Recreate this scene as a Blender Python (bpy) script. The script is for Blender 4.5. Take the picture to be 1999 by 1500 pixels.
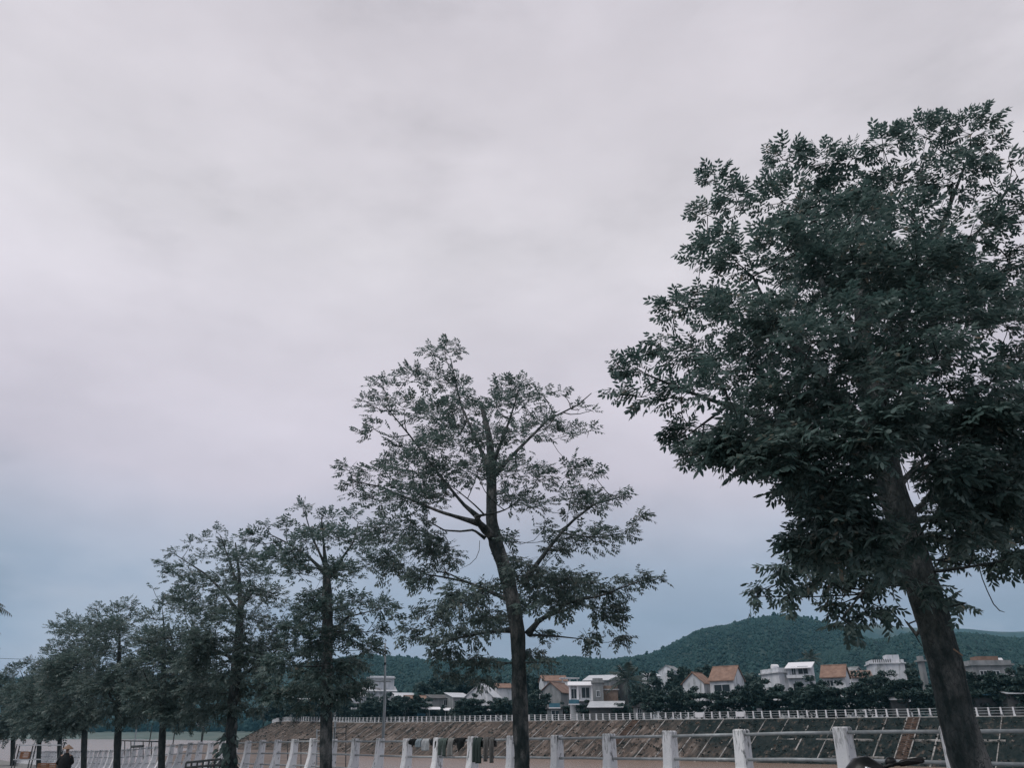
import bpy, math, random
import numpy as np
from mathutils import Vector, Matrix, noise as mnoise

for o in list(bpy.data.objects):
    bpy.data.objects.remove(o)
scene = bpy.context.scene
COL = scene.collection
rad = math.radians
rng = np.random.default_rng(7)
random.seed(7)

# ------------------------------------------------------------------ camera, sky, sun, exposure
W0, H0 = 1999.0, 1500.0
FPX = 1500.0                       # focal length in photo pixels (about 26 mm equivalent)
PITCH = math.atan(685.0 / FPX)     # camera tilted up: horizon sits low in the frame
SP, CP = math.sin(PITCH), math.cos(PITCH)

cam_d = bpy.data.cameras.new('camera')
cam = bpy.data.objects.new('camera', cam_d)
COL.objects.link(cam)
cam_d.sensor_width = 36.0
cam_d.sensor_fit = 'HORIZONTAL'
cam_d.lens = FPX / W0 * 36.0
cam_d.clip_start = 0.05
cam_d.clip_end = 9000
cam.location = (0, 0, 0)
cam.rotation_euler = (rad(90) + PITCH, 0, 0)
scene.camera = cam

def lin(r, g, b):
    f = lambda c: (c / 255 / 12.92) if c / 255 <= 0.04045 else ((c / 255 + 0.055) / 1.055) ** 2.4
    return (f(r), f(g), f(b), 1.0)

SUN_EL, SUN_AZ = rad(58), rad(-120)
world = bpy.data.worlds.new('World')
scene.world = world
world.use_nodes = True
nt = world.node_tree
nt.nodes.clear()
N = nt.nodes.new
L = nt.links.new
out = N('ShaderNodeOutputWorld')
bg = N('ShaderNodeBackground')
SKY_STRENGTH = 0.1
bg.inputs['Strength'].default_value = SKY_STRENGTH
L(bg.outputs[0], out.inputs[0])
sky = N('ShaderNodeTexSky')
sky.sky_type = 'NISHITA'
sky.sun_disc = False
sky.sun_elevation = SUN_EL
sky.sun_rotation = rad(240)
sky.air_density = 1.4
sky.dust_density = 3.0
tc = N('ShaderNodeTexCoord')
sep = N('ShaderNodeSeparateXYZ')
L(tc.outputs['Generated'], sep.inputs[0])
# stratus deck: colour by elevation, softly broken up by noise
mp1 = N('ShaderNodeMapping'); mp1.inputs['Scale'].default_value = (1.0, 1.0, 1.9)
mp1.inputs['Rotation'].default_value = (0.0, rad(14), 0.0)
L(tc.outputs['Generated'], mp1.inputs[0])
n1 = N('ShaderNodeTexNoise'); n1.inputs['Scale'].default_value = 1.9; n1.inputs['Detail'].default_value = 6
n1.inputs['Roughness'].default_value = 0.52; n1.inputs['Distortion'].default_value = 0.1
L(mp1.outputs[0], n1.inputs['Vector'])
mp2 = N('ShaderNodeMapping'); mp2.inputs['Scale'].default_value = (2.0, 2.0, 5.0)
mp2.inputs['Location'].default_value = (0.7, 0.2, 1.35)
L(tc.outputs['Generated'], mp2.inputs[0])
n2 = N('ShaderNodeTexNoise'); n2.inputs['Scale'].default_value = 2.2; n2.inputs['Detail'].default_value = 6
n2.inputs['Roughness'].default_value = 0.5
L(mp2.outputs[0], n2.inputs['Vector'])
# elevation wobble so the blue band below the deck has an uneven edge
wob = N('ShaderNodeMath'); wob.operation = 'MULTIPLY_ADD'
L(n1.outputs['Fac'], wob.inputs[0]); wob.inputs[1].default_value = 0.10; L(sep.outputs['Z'], wob.inputs[2])
wob2 = N('ShaderNodeMath'); wob2.operation = 'SUBTRACT'
L(wob.outputs[0], wob2.inputs[0]); wob2.inputs[1].default_value = 0.05
rmp = N('ShaderNodeValToRGB')
cr = rmp.color_ramp
cr.elements[0].position = 0.0; cr.elements[0].color = lin(160, 168, 188)
cr.elements[1].position = 1.0; cr.elements[1].color = lin(202, 197, 206)
for p_, c_ in ((0.13, (153, 162, 182)), (0.185, (158, 166, 184)), (0.245, (176, 176, 190)), (0.30, (195, 188, 199)),
               (0.40, (206, 199, 208)), (0.56, (210, 205, 210)), (0.72, (207, 201, 207))):
    e = cr.elements.new(p_); e.color = lin(*c_)
L(wob2.outputs[0], rmp.inputs[0])
# cloud modulation: broad soft darker folds + finer wisps
m1 = N('ShaderNodeMapRange'); m1.inputs['From Min'].default_value = 0.32; m1.inputs['From Max'].default_value = 0.68
m1.inputs['To Min'].default_value = 1.05; m1.inputs['To Max'].default_value = 1.30
L(n1.outputs['Fac'], m1.inputs['Value'])
m2 = N('ShaderNodeMapRange'); m2.inputs['From Min'].default_value = 0.3; m2.inputs['From Max'].default_value = 0.7
m2.inputs['To Min'].default_value = 0.945; m2.inputs['To Max'].default_value = 1.065
L(n2.outputs['Fac'], m2.inputs['Value'])
mm = N('ShaderNodeMath'); mm.operation = 'MULTIPLY'
L(m1.outputs[0], mm.inputs[0]); L(m2.outputs[0], mm.inputs[1])
# ragged darker cloud bellies, only inside the broad darker folds
mp3 = N('ShaderNodeMapping'); mp3.inputs['Scale'].default_value = (1.6, 1.6, 4.2); mp3.inputs['Rotation'].default_value = (rad(8), rad(-16), 0.0)
L(tc.outputs['Generated'], mp3.inputs[0])
n3 = N('ShaderNodeTexNoise'); n3.inputs['Scale'].default_value = 2.4; n3.inputs['Detail'].default_value = 9
n3.inputs['Roughness'].default_value = 0.56; n3.inputs['Distortion'].default_value = 0.15
L(mp3.outputs[0], n3.inputs['Vector'])
b3 = N('ShaderNodeMapRange'); b3.interpolation_type = 'SMOOTHSTEP'; b3.inputs['From Min'].default_value = 0.44; b3.inputs['From Max'].default_value = 0.68
b3.inputs['To Min'].default_value = 0.0; b3.inputs['To Max'].default_value = 0.12
L(n3.outputs['Fac'], b3.inputs['Value'])
b4 = N('ShaderNodeMapRange'); b4.interpolation_type = 'SMOOTHSTEP'; b4.inputs['From Min'].default_value = 0.56; b4.inputs['From Max'].default_value = 0.44
L(n1.outputs['Fac'], b4.inputs['Value'])
b5 = N('ShaderNodeMath'); b5.operation = 'MULTIPLY'; L(b3.outputs[0], b5.inputs[0]); L(b4.outputs[0], b5.inputs[1])
b6 = N('ShaderNodeMath'); b6.operation = 'SUBTRACT'; b6.inputs[0].default_value = 1.0; L(b5.outputs[0], b6.inputs[1])
mmb = N('ShaderNodeMath'); mmb.operation = 'MULTIPLY'; L(mm.outputs[0], mmb.inputs[0]); L(b6.outputs[0], mmb.inputs[1])
mm2 = N('ShaderNodeMath'); mm2.operation = 'MULTIPLY'; mm2.inputs[1].default_value = 1.0 / SKY_STRENGTH
L(mmb.outputs[0], mm2.inputs[0])
cloud = N('ShaderNodeVectorMath'); cloud.operation = 'SCALE'
L(rmp.outputs[0], cloud.inputs[0]); L(mm2.outputs[0], cloud.inputs['Scale'])
# pale streaks low in the blue band
st = N('ShaderNodeMapRange'); st.inputs['From Min'].default_value = 0.56; st.inputs['From Max'].default_value = 0.70
st.inputs['To Max'].default_value = 0.5
L(n2.outputs['Fac'], st.inputs['Value'])
lowm = N('ShaderNodeMapRange'); lowm.inputs['From Min'].default_value = 0.30; lowm.inputs['From Max'].default_value = 0.22
L(sep.outputs['Z'], lowm.inputs['Value'])
stm = N('ShaderNodeMath'); stm.operation = 'MULTIPLY'
L(st.outputs[0], stm.inputs[0]); L(lowm.outputs[0], stm.inputs[1])
mixs = N('ShaderNodeMix'); mixs.data_type = 'RGBA'
L(stm.outputs[0], mixs.inputs['Factor'])
L(cloud.outputs[0], mixs.inputs['A'])
sc_ = lin(200, 202, 216)
mixs.inputs['B'].default_value = (sc_[0] / SKY_STRENGTH, sc_[1] / SKY_STRENGTH, sc_[2] / SKY_STRENGTH, 1)
mixn = N('ShaderNodeMix'); mixn.data_type = 'RGBA'; mixn.inputs['Factor'].default_value = 0.95
L(sky.outputs[0], mixn.inputs['A']); L(mixs.outputs['Result'], mixn.inputs['B'])
L(mixn.outputs['Result'], bg.inputs['Color'])

sun_d = bpy.data.lights.new('sun', 'SUN')
sun_d.energy = 1.5
sun_d.angle = rad(30)
sun_d.color = (1.0, 0.97, 0.93)
sun = bpy.data.objects.new('sun', sun_d)
COL.objects.link(sun)
_az = math.pi / 2 - SUN_AZ
_d = Vector((math.cos(_az) * math.cos(SUN_EL), math.sin(_az) * math.cos(SUN_EL), math.sin(SUN_EL)))
sun.rotation_euler = _d.to_track_quat('Z', 'Y').to_euler()

scene.view_settings.view_transform = 'Standard'
scene.view_settings.look = 'None'
scene.view_settings.gamma = 1.0
scene.view_settings.use_curve_mapping = False
scene.view_settings.exposure = 0.0
scene.cycles.max_bounces = 8
scene.cycles.diffuse_bounces = 8
scene.cycles.glossy_bounces = 3
scene.cycles.transmission_bounces = 4
scene.cycles.volume_bounces = 0

# ------------------------------------------------------------------ helpers
def PX(u, v, Y):
    """world point at forward distance Y seen at photo position (u, v)"""
    cx, cy = (u - 1000.0) / FPX, (750.0 - v) / FPX
    den = CP - SP * cy
    return Vector((Y * cx / den, Y, Y * (SP + CP * cy) / den))

def ppm(v, Y):
    return FPX * (CP - SP * (750.0 - v) / FPX) / Y

def node_mat(name):
    m = bpy.data.materials.new(name)
    m.use_nodes = True
    t = m.node_tree
    b = t.nodes['Principled BSDF']
    return m, t, b

def mat(name, c1, c2=None, scale=4.0, rough=0.8, bump=0.0, bscale=None, metal=0.0, spec=0.22, detail=6, lo=0.35, hi=0.65, stretch=None,
        c3=None, s3=1.0, lo3=0.5, hi3=0.62):
    m, t, b = node_mat(name)
    b.inputs['Roughness'].default_value = rough
    b.inputs['Metallic'].default_value = metal
    b.inputs['Specular IOR Level'].default_value = spec
    b.inputs['Base Color'].default_value = (*c1, 1)
    geo = t.nodes.new('ShaderNodeNewGeometry')
    vec = geo.outputs['Position']
    if stretch:
        mp = t.nodes.new('ShaderNodeMapping'); mp.inputs['Scale'].default_value = stretch
        t.links.new(vec, mp.inputs[0]); vec = mp.outputs[0]
    last = None
    if c2:
        n = t.nodes.new('ShaderNodeTexNoise'); n.inputs['Scale'].default_value = scale; n.inputs['Detail'].default_value = detail
        n.inputs['Roughness'].default_value = 0.62
        t.links.new(vec, n.inputs['Vector'])
        r = t.nodes.new('ShaderNodeValToRGB')
        r.color_ramp.elements[0].position = lo; r.color_ramp.elements[0].color = (*c1, 1)
        r.color_ramp.elements[1].position = hi; r.color_ramp.elements[1].color = (*c2, 1)
        t.links.new(n.outputs['Fac'], r.inputs[0])
        last = r.outputs[0]
    if c3:
        n3 = t.nodes.new('ShaderNodeTexNoise'); n3.inputs['Scale'].default_value = s3; n3.inputs['Detail'].default_value = 5
        t.links.new(vec, n3.inputs['Vector'])
        mr = t.nodes.new('ShaderNodeMapRange'); mr.inputs['From Min'].default_value = lo3; mr.inputs['From Max'].default_value = hi3
        t.links.new(n3.outputs['Fac'], mr.inputs['Value'])
        mx = t.nodes.new('ShaderNodeMix'); mx.data_type = 'RGBA'
        t.links.new(mr.outputs[0], mx.inputs['Factor'])
        if last: t.links.new(last, mx.inputs['A'])
        else: mx.inputs['A'].default_value = (*c1, 1)
        mx.inputs['B'].default_value = (*c3, 1)
        last = mx.outputs['Result']
    if last: t.links.new(last, b.inputs['Base Color'])
    if bump:
        nb = t.nodes.new('ShaderNodeTexNoise'); nb.inputs['Scale'].default_value = bscale or scale * 3; nb.inputs['Detail'].default_value = 5
        t.links.new(vec, nb.inputs['Vector'])
        bp = t.nodes.new('ShaderNodeBump'); bp.inputs['Strength'].default_value = bump; bp.inputs['Distance'].default_value = 0.05
        t.links.new(nb.outputs['Fac'], bp.inputs['Height'])
        t.links.new(bp.outputs[0], b.inputs['Normal'])
    return m

def leaf_mat(name, c1, c2, c3, rough=0.42, trans=0.2, tuft=1.6):
    m, t, b = node_mat(name)
    geo = t.nodes.new('ShaderNodeNewGeometry')
    r = t.nodes.new('ShaderNodeValToRGB')
    r.color_ramp.elements[0].position = 0.0; r.color_ramp.elements[0].color = (*c1, 1)
    r.color_ramp.elements[1].position = 1.0; r.color_ramp.elements[1].color = (*c3, 1)
    e = r.color_ramp.elements.new(0.55); e.color = (*c2, 1)
    e = r.color_ramp.elements.new(0.94); e.color = (*c3, 1)
    e = r.color_ramp.elements.new(0.97); e.color = (c3[0] * 1.5, c3[1] * 0.95, c3[2] * 0.8, 1)
    nz = t.nodes.new('ShaderNodeTexNoise'); nz.inputs['Scale'].default_value = tuft; nz.inputs['Detail'].default_value = 2
    t.links.new(geo.outputs['Position'], nz.inputs['Vector'])
    nm = t.nodes.new('ShaderNodeMath'); nm.operation = 'MULTIPLY_ADD'; nm.inputs[1].default_value = 1.1; nm.inputs[2].default_value = -0.52
    t.links.new(nz.outputs['Fac'], nm.inputs[0])
    na = t.nodes.new('ShaderNodeMath'); na.operation = 'MULTIPLY_ADD'; na.inputs[1].default_value = 0.85
    t.links.new(geo.outputs['Random Per Island'], na.inputs[0]); t.links.new(nm.outputs[0], na.inputs[2]); na.use_clamp = True
    t.links.new(na.outputs[0], r.inputs[0])
    t.links.new(r.outputs[0], b.inputs['Base Color'])
    b.inputs['Roughness'].default_value = rough
    b.inputs['Specular IOR Level'].default_value = 0.35
    tr = t.nodes.new('ShaderNodeBsdfTranslucent')
    t.links.new(r.outputs[0], tr.inputs['Color'])
    mx = t.nodes.new('ShaderNodeMixShader'); mx.inputs[0].default_value = trans
    t.links.new(b.outputs[0], mx.inputs[1]); t.links.new(tr.outputs[0], mx.inputs[2])
    t.links.new(mx.outputs[0], t.nodes['Material Output'].inputs['Surface'])
    return m

def root_loc(o):
    v = Vector((0, 0, 0))
    while o is not None:
        v += o.location
        o = o.parent
    return v

def link(name, me, parent=None, loc=None):
    o = bpy.data.objects.new(name, me)
    COL.objects.link(o)
    if parent: o.parent = parent
    if loc is not None: o.location = loc
    return o

def tag(o, label=None, cat=None, group=None, kind=None):
    if label: o['label'] = label
    if cat: o['category'] = cat
    if group: o['group'] = group
    if kind: o['kind'] = kind
    return o

def thing(name, label, cat, loc=(0, 0, 0), rz=0.0, group=None):
    o = bpy.data.objects.new(name, None)
    o.empty_display_size = 0.2
    COL.objects.link(o)
    o.location = loc
    o.rotation_euler = (0, 0, rz)
    return tag(o, label, cat, group)

class MB:
    def __init__(s): s.v, s.f = [], []
    def add(s, vs, fs):
        n = len(s.v)
        s.v += [tuple(x) for x in vs]
        s.f += [tuple(i + n for i in f) for f in fs]
        return s
    def box(s, c, size, rz=0.0, taper=1.0):
        cx, cy, cz = c; x, y, z = size[0] / 2, size[1] / 2, size[2] / 2
        vs = []
        for dz, k in ((-z, 1.0), (z, taper)):
            for dx, dy in ((-x, -y), (x, -y), (x, y), (-x, y)):
                dx, dy = dx * k, dy * k
                vs.append((cx + dx * math.cos(rz) - dy * math.sin(rz), cy + dx * math.sin(rz) + dy * math.cos(rz), cz + dz))
        return s.add(vs, [(3, 2, 1, 0), (4, 5, 6, 7), (0, 1, 5, 4), (1, 2, 6, 5), (2, 3, 7, 6), (3, 0, 4, 7)])
    def tube(s, pts, rads, n=8, cap=True):
        pts = [Vector(p) for p in pts]
        if not hasattr(rads, '__len__'): rads = [rads] * len(pts)
        ref = Vector((0.13, 0.27, 1)).normalized()
        rings = []
        for i, p in enumerate(pts):
            d = (pts[min(i + 1, len(pts) - 1)] - pts[max(i - 1, 0)])
            if d.length < 1e-9: d = Vector((0, 0, 1))
            d.normalize()
            a = ref - d * ref.dot(d)
            if a.length < 1e-3: a = Vector((1, 0, 0)) - d * d.x
            a.normalize(); b = d.cross(a); ref = a if abs(d.z) < .5 else ref
            rings.append([p + (a * math.cos(t) + b * math.sin(t)) * rads[i] for t in [2 * math.pi * k / n for k in range(n)]])
        vs = [q for r in rings for q in r]
        fs = []
        for i in range(len(pts) - 1):
            for k in range(n):
                fs.append((i * n + k, i * n + (k + 1) % n, (i + 1) * n + (k + 1) % n, (i + 1) * n + k))
        if cap:
            fs.append(tuple(range(n - 1, -1, -1))); e = (len(pts) - 1) * n
            fs.append(tuple(range(e, e + n)))
        return s.add(vs, fs)
    def lathe(s, c, prof, n=16):
        vs, fs = [], []
        for r, z in prof:
            for k in range(n):
                t = 2 * math.pi * k / n
                vs.append((c[0] + r * math.cos(t), c[1] + r * math.sin(t), c[2] + z))
        for i in range(len(prof) - 1):
            for k in range(n):
                fs.append((i * n + k, i * n + (k + 1) % n, (i + 1) * n + (k + 1) % n, (i + 1) * n + k))
        fs.append(tuple(range(n - 1, -1, -1))); e = (len(prof) - 1) * n
        fs.append(tuple(range(e, e + n)))
        return s.add(vs, fs)
    def mesh(s, name, m, smooth=False, off=Vector((0, 0, 0))):
        me = bpy.data.meshes.new(name)
        me.from_pydata([(x - off.x, y - off.y, z - off.z) for x, y, z in s.v], [], s.f)
        if m: me.materials.append(m)
        if smooth: me.polygons.foreach_set('use_smooth', [True] * len(me.polygons))
        me.update()
        return me
    def build(s, name, m, parent=None, smooth=False, local=False):
        off = Vector((0, 0, 0)) if (local or parent is None) else root_loc(parent)
        return link(name, s.mesh(name, m, smooth, off), parent)

def np_mesh(name, verts, quads, m, smooth=False):
    me = bpy.data.meshes.new(name)
    nv, nf = len(verts), len(quads)
    k = quads.shape[1]
    me.vertices.add(nv)
    me.vertices.foreach_set('co', np.ascontiguousarray(verts, dtype=np.float32).ravel())
    me.loops.add(nf * k)
    me.loops.foreach_set('vertex_index', np.ascontiguousarray(quads, dtype=np.int32).ravel())
    me.polygons.add(nf)
    me.polygons.foreach_set('loop_start', np.arange(0, nf * k, k, dtype=np.int32))
    me.polygons.foreach_set('loop_total', np.full(nf, k, dtype=np.int32))
    if smooth: me.polygons.foreach_set('use_smooth', np.ones(nf, dtype=bool))
    me.update(calc_edges=True)
    if m: me.materials.append(m)
    return me

def grid_mesh(name, P, m, smooth=True):
    """P: (r, c, 3) array of points"""
    r, c = P.shape[:2]
    idx = np.arange(r * c).reshape(r, c)
    q = np.stack([idx[:-1, :-1], idx[:-1, 1:], idx[1:, 1:], idx[1:, :-1]], -1).reshape(-1, 4)
    return np_mesh(name, P.reshape(-1, 3), q, m, smooth)

def fbm(x, y, seed=0, oct=4):
    """cheap value-noise fbm on numpy arrays, about -1..1"""
    tot = np.zeros_like(x, dtype=float); amp = 1.0; norm = 0.0
    for o in range(oct):
        xi, yi = np.floor(x).astype(int), np.floor(y).astype(int)
        fx, fy = x - xi, y - yi
        fx, fy = fx * fx * (3 - 2 * fx), fy * fy * (3 - 2 * fy)
        def h(a, b):
            n = (a * 374761393 + b * 668265263 + (seed + o * 17) * 974711) & 0x7fffffff
            n = ((n ^ (n >> 13)) * 1274126177) & 0x7fffffff
            return ((n ^ (n >> 16)) & 0xffff) / 32767.5 - 1.0
        v = (h(xi, yi) * (1 - fx) + h(xi + 1, yi) * fx) * (1 - fy) + (h(xi, yi + 1) * (1 - fx) + h(xi + 1, yi + 1) * fx) * fy
        tot += v * amp; norm += amp; amp *= 0.5; x, y = x * 2.03, y * 2.03
    return tot / norm

# ------------------------------------------------------------------ materials
M = {}
M['leaf'] = leaf_mat('leaf_green', (0.044, 0.084, 0.077), (0.086, 0.142, 0.130), (0.170, 0.228, 0.210), trans=.42)
M['leaf_sparse'] = leaf_mat('leaf_dusty', (0.056, 0.096, 0.088), (0.100, 0.150, 0.137), (0.175, 0.228, 0.210), trans=0.40)
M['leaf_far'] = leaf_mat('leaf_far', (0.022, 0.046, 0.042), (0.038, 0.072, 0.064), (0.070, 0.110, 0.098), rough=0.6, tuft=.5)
M['canopy'] = leaf_mat('hill_canopy', (0.005, 0.024, 0.022), (0.011, 0.038, 0.034), (0.026, 0.060, 0.053), rough=0.9, trans=0.05, tuft=.025)
M['palm'] = leaf_mat('palm_leaf', (0.03, 0.05, 0.045), (0.045, 0.07, 0.06), (0.07, 0.095, 0.085))
M['bark'] = mat('bark', (0.018, 0.030, 0.031), (0.080, 0.090, 0.089), scale=9, rough=0.92, bump=0.9, bscale=28, lo=0.40, hi=0.66, stretch=(1, 1, 0.45),
                c3=(0.15, 0.155, 0.150), s3=4.2, lo3=0.52, hi3=0.64)
M['bark_dark'] = mat('bark_dark', (0.018, 0.028, 0.029), (0.060, 0.068, 0.068), scale=9, rough=0.92, bump=0.7, bscale=30, stretch=(1, 1, 0.5))
M['twig'] = mat('twig', (0.032, 0.042, 0.042), (0.065, 0.075, 0.074), scale=6, rough=0.9)
M['paint'] = mat('white_paint', (0.70, 0.72, 0.74), (0.78, 0.79, 0.80), scale=6, rough=0.75, bump=0.25, bscale=60,
                 c3=(0.20, 0.22, 0.23), s3=14, lo3=0.60, hi3=0.70, stretch=(1, 1, 0.5))
M['paint_far'] = mat('white_paint_far', (0.62, 0.64, 0.66), (0.74, 0.75, 0.76), scale=2, rough=0.8)
M['galv'] = mat('galvanised_pipe', (0.27, 0.30, 0.31), (0.40, 0.43, 0.44), scale=9, rough=0.5, metal=0.25)
M['galv_dark'] = mat('dark_pipe', (0.05, 0.06, 0.062), (0.09, 0.10, 0.10), scale=9, rough=0.6)
M['steel'] = mat('grey_steel', (0.26, 0.30, 0.32), (0.36, 0.40, 0.42), scale=5, rough=0.5, metal=0.2)
M['concrete'] = mat('concrete', (0.22, 0.23, 0.23), (0.36, 0.36, 0.35), scale=1.5, rough=0.9, bump=0.2)
M['rib'] = mat('rib_concrete', (0.10, 0.098, 0.09), (0.33, 0.32, 0.305), scale=0.9, rough=0.95, lo=0.38, hi=0.6)
M['pave'] = mat('promenade_paving', (0.14, 0.145, 0.14), (0.21, 0.21, 0.20), scale=2, rough=0.9, bump=0.2)
M['soil'] = mat('soil', (0.12, 0.10, 0.085), (0.07, 0.08, 0.065), scale=1.2, rough=0.95)
M['town'] = mat('town_ground', (0.08, 0.085, 0.075), (0.05, 0.065, 0.055), scale=0.05, rough=0.95)
M['grass'] = mat('grass', (0.070, 0.100, 0.086), (0.13, 0.15, 0.13), scale=0.06, rough=0.95, stretch=(1, 0.4, 1))
M['roof_tile'] = mat('clay_tile', (0.18, 0.115, 0.088), (0.27, 0.180, 0.138), scale=1.2, rough=0.85, bump=0.4, bscale=6)
M['roof_rust'] = mat('rusty_sheet', (0.15, 0.09, 0.07), (0.22, 0.16, 0.13), scale=0.8, rough=0.8)
M['tin'] = mat('zinc_sheet', (0.42, 0.45, 0.47), (0.55, 0.57, 0.59), scale=0.7, rough=0.55, metal=0.1)
M['wall_white'] = mat('white_render', (0.46, 0.49, 0.52), (0.66, 0.67, 0.69), scale=0.9, rough=0.85, stretch=(1, 1, .3), c3=(0.26, 0.28, 0.28), s3=1.4, lo3=.56, hi3=.72)
M['wall_grey'] = mat('grey_render', (0.16, 0.175, 0.18), (0.29, 0.30, 0.305), scale=0.9, rough=0.9, stretch=(1, 1, .35))
M['wall_dark'] = mat('dark_render', (0.07, 0.075, 0.075), (0.12, 0.12, 0.12), scale=0.7, rough=0.9)
M['wall_brick'] = mat('bare_brick', (0.24, 0.165, 0.125), (0.34, 0.27, 0.22), scale=1.8, rough=0.9)
M['glass'] = mat('dark_window', (0.02, 0.028, 0.032), rough=0.15)
M['frame'] = mat('frame_paint', (0.45, 0.48, 0.5), rough=0.6)
M['blue'] = mat('blue_sheet', (0.045, 0.13, 0.18), (0.07, 0.18, 0.24), scale=1.5, rough=0.6)
M['white'] = mat('white_sheet', (0.68, 0.69, 0.71), rough=0.6)
M['black_plastic'] = mat('black_plastic', (0.006, 0.008, 0.009), rough=0.36, spec=0.25)
M['black_rubber'] = mat('black_rubber', (0.012, 0.013, 0.013), rough=0.7)
M['chrome'] = mat('chrome', (0.6, 0.62, 0.64), rough=0.18, metal=1.0)
M['orange'] = mat('rust_orange', (0.26, 0.13, 0.075), (0.36, 0.2, 0.12), scale=8, rough=0.85)
M['skin'] = mat('skin', (0.32, 0.20, 0.15), rough=0.6)
M['jacket'] = mat('black_jacket', (0.012, 0.014, 0.016), (0.02, 0.022, 0.024), scale=12, rough=0.9)
M['straw'] = mat('straw', (0.20, 0.14, 0.10), (0.27, 0.19, 0.14), scale=30, rough=0.85)
for nm, c in (('cloth_black', (0.010, 0.013, 0.014)), ('cloth_pale', (0.20, 0.245, 0.27)), ('cloth_white', (0.30, 0.32, 0.33)),
              ('cloth_green', (0.075, 0.10, 0.093)), ('cloth_grey', (0.17, 0.175, 0.17)), ('cloth_olive', (0.042, 0.062, 0.058)),
              ('cloth_taupe', (0.115, 0.115, 0.11))):
    M[nm] = mat(nm, c, tuple(x * 1.3 for x in c), scale=25, rough=0.95, bump=0.15, bscale=200)

def crack(mt, scale, stretch, dark, width=0.10, strength=0.8):
    t = mt.node_tree; b = t.nodes['Principled BSDF']
    geo = t.nodes.new('ShaderNodeNewGeometry')
    nz = t.nodes.new('ShaderNodeTexNoise'); nz.inputs['Scale'].default_value = 5.0; nz.inputs['Detail'].default_value = 4
    t.links.new(geo.outputs['Position'], nz.inputs['Vector'])
    va = t.nodes.new('ShaderNodeVectorMath'); va.operation = 'MULTIPLY_ADD'; va.inputs[1].default_value = (.16, .16, .16)
    t.links.new(nz.outputs['Color'], va.inputs[0]); t.links.new(geo.outputs['Position'], va.inputs[2])
    mp = t.nodes.new('ShaderNodeMapping'); mp.inputs['Scale'].default_value = stretch
    t.links.new(va.outputs[0], mp.inputs[0])
    vo = t.nodes.new('ShaderNodeTexVoronoi'); vo.feature = 'DISTANCE_TO_EDGE'; vo.inputs['Scale'].default_value = scale
    t.links.new(mp.outputs[0], vo.inputs['Vector'])
    mr = t.nodes.new('ShaderNodeMapRange'); mr.inputs['From Max'].default_value = width
    t.links.new(vo.outputs['Distance'], mr.inputs['Value'])
    mx = t.nodes.new('ShaderNodeMix'); mx.data_type = 'RGBA'
    src = b.inputs['Base Color'].links[0].from_socket
    t.links.new(mr.outputs[0], mx.inputs['Factor']); mx.inputs['A'].default_value = (*dark, 1); t.links.new(src, mx.inputs['B'])
    t.links.new(mx.outputs['Result'], b.inputs['Base Color'])
    bp = t.nodes.new('ShaderNodeBump'); bp.inputs['Strength'].default_value = strength; bp.inputs['Distance'].default_value = 0.03
    t.links.new(mr.outputs[0], bp.inputs['Height'])
    if b.inputs['Normal'].links: t.links.new(b.inputs['Normal'].links[0].from_socket, bp.inputs['Normal'])
    t.links.new(bp.outputs[0], b.inputs['Normal'])
crack(M['bark'], 24.0, (1, 1, .30), (0.030, 0.040, 0.041), .05, .45)
crack(M['bark_dark'], 26.0, (1, 1, .3), (0.018, 0.026, 0.027), .05, .4)
def grime(mt):
    t = mt.node_tree; b = t.nodes['Principled BSDF']
    tc_ = t.nodes.new('ShaderNodeTexCoord'); sp_ = t.nodes.new('ShaderNodeSeparateXYZ'); t.links.new(tc_.outputs['Object'], sp_.inputs[0])
    geo = t.nodes.new('ShaderNodeNewGeometry')
    mp = t.nodes.new('ShaderNodeMapping'); mp.inputs['Scale'].default_value = (1, 1, .16)
    t.links.new(geo.outputs['Position'], mp.inputs[0])
    nz = t.nodes.new('ShaderNodeTexNoise'); nz.inputs['Scale'].default_value = 26; nz.inputs['Detail'].default_value = 6; nz.inputs['Roughness'].default_value = .65
    t.links.new(mp.outputs[0], nz.inputs['Vector'])
    zr = t.nodes.new('ShaderNodeMapRange'); zr.inputs['From Min'].default_value = -0.42; zr.inputs['From Max'].default_value = 0.0; zr.inputs['To Max'].default_value = .20
    t.links.new(sp_.outputs['Z'], zr.inputs['Value'])
    ad = t.nodes.new('ShaderNodeMath'); t.links.new(nz.outputs['Fac'], ad.inputs[0]); t.links.new(zr.outputs[0], ad.inputs[1])
    mr = t.nodes.new('ShaderNodeMapRange'); mr.inputs['From Min'].default_value = .63; mr.inputs['From Max'].default_value = .80
    t.links.new(ad.outputs[0], mr.inputs['Value'])
    mx = t.nodes.new('ShaderNodeMix'); mx.data_type = 'RGBA'
    src = b.inputs['Base Color'].links[0].from_socket
    t.links.new(mr.outputs[0], mx.inputs['Factor']); t.links.new(src, mx.inputs['A']); mx.inputs['B'].default_value = (0.13, 0.145, 0.145, 1)
    t.links.new(mx.outputs['Result'], b.inputs['Base Color'])
grime(M['paint'])

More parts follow.
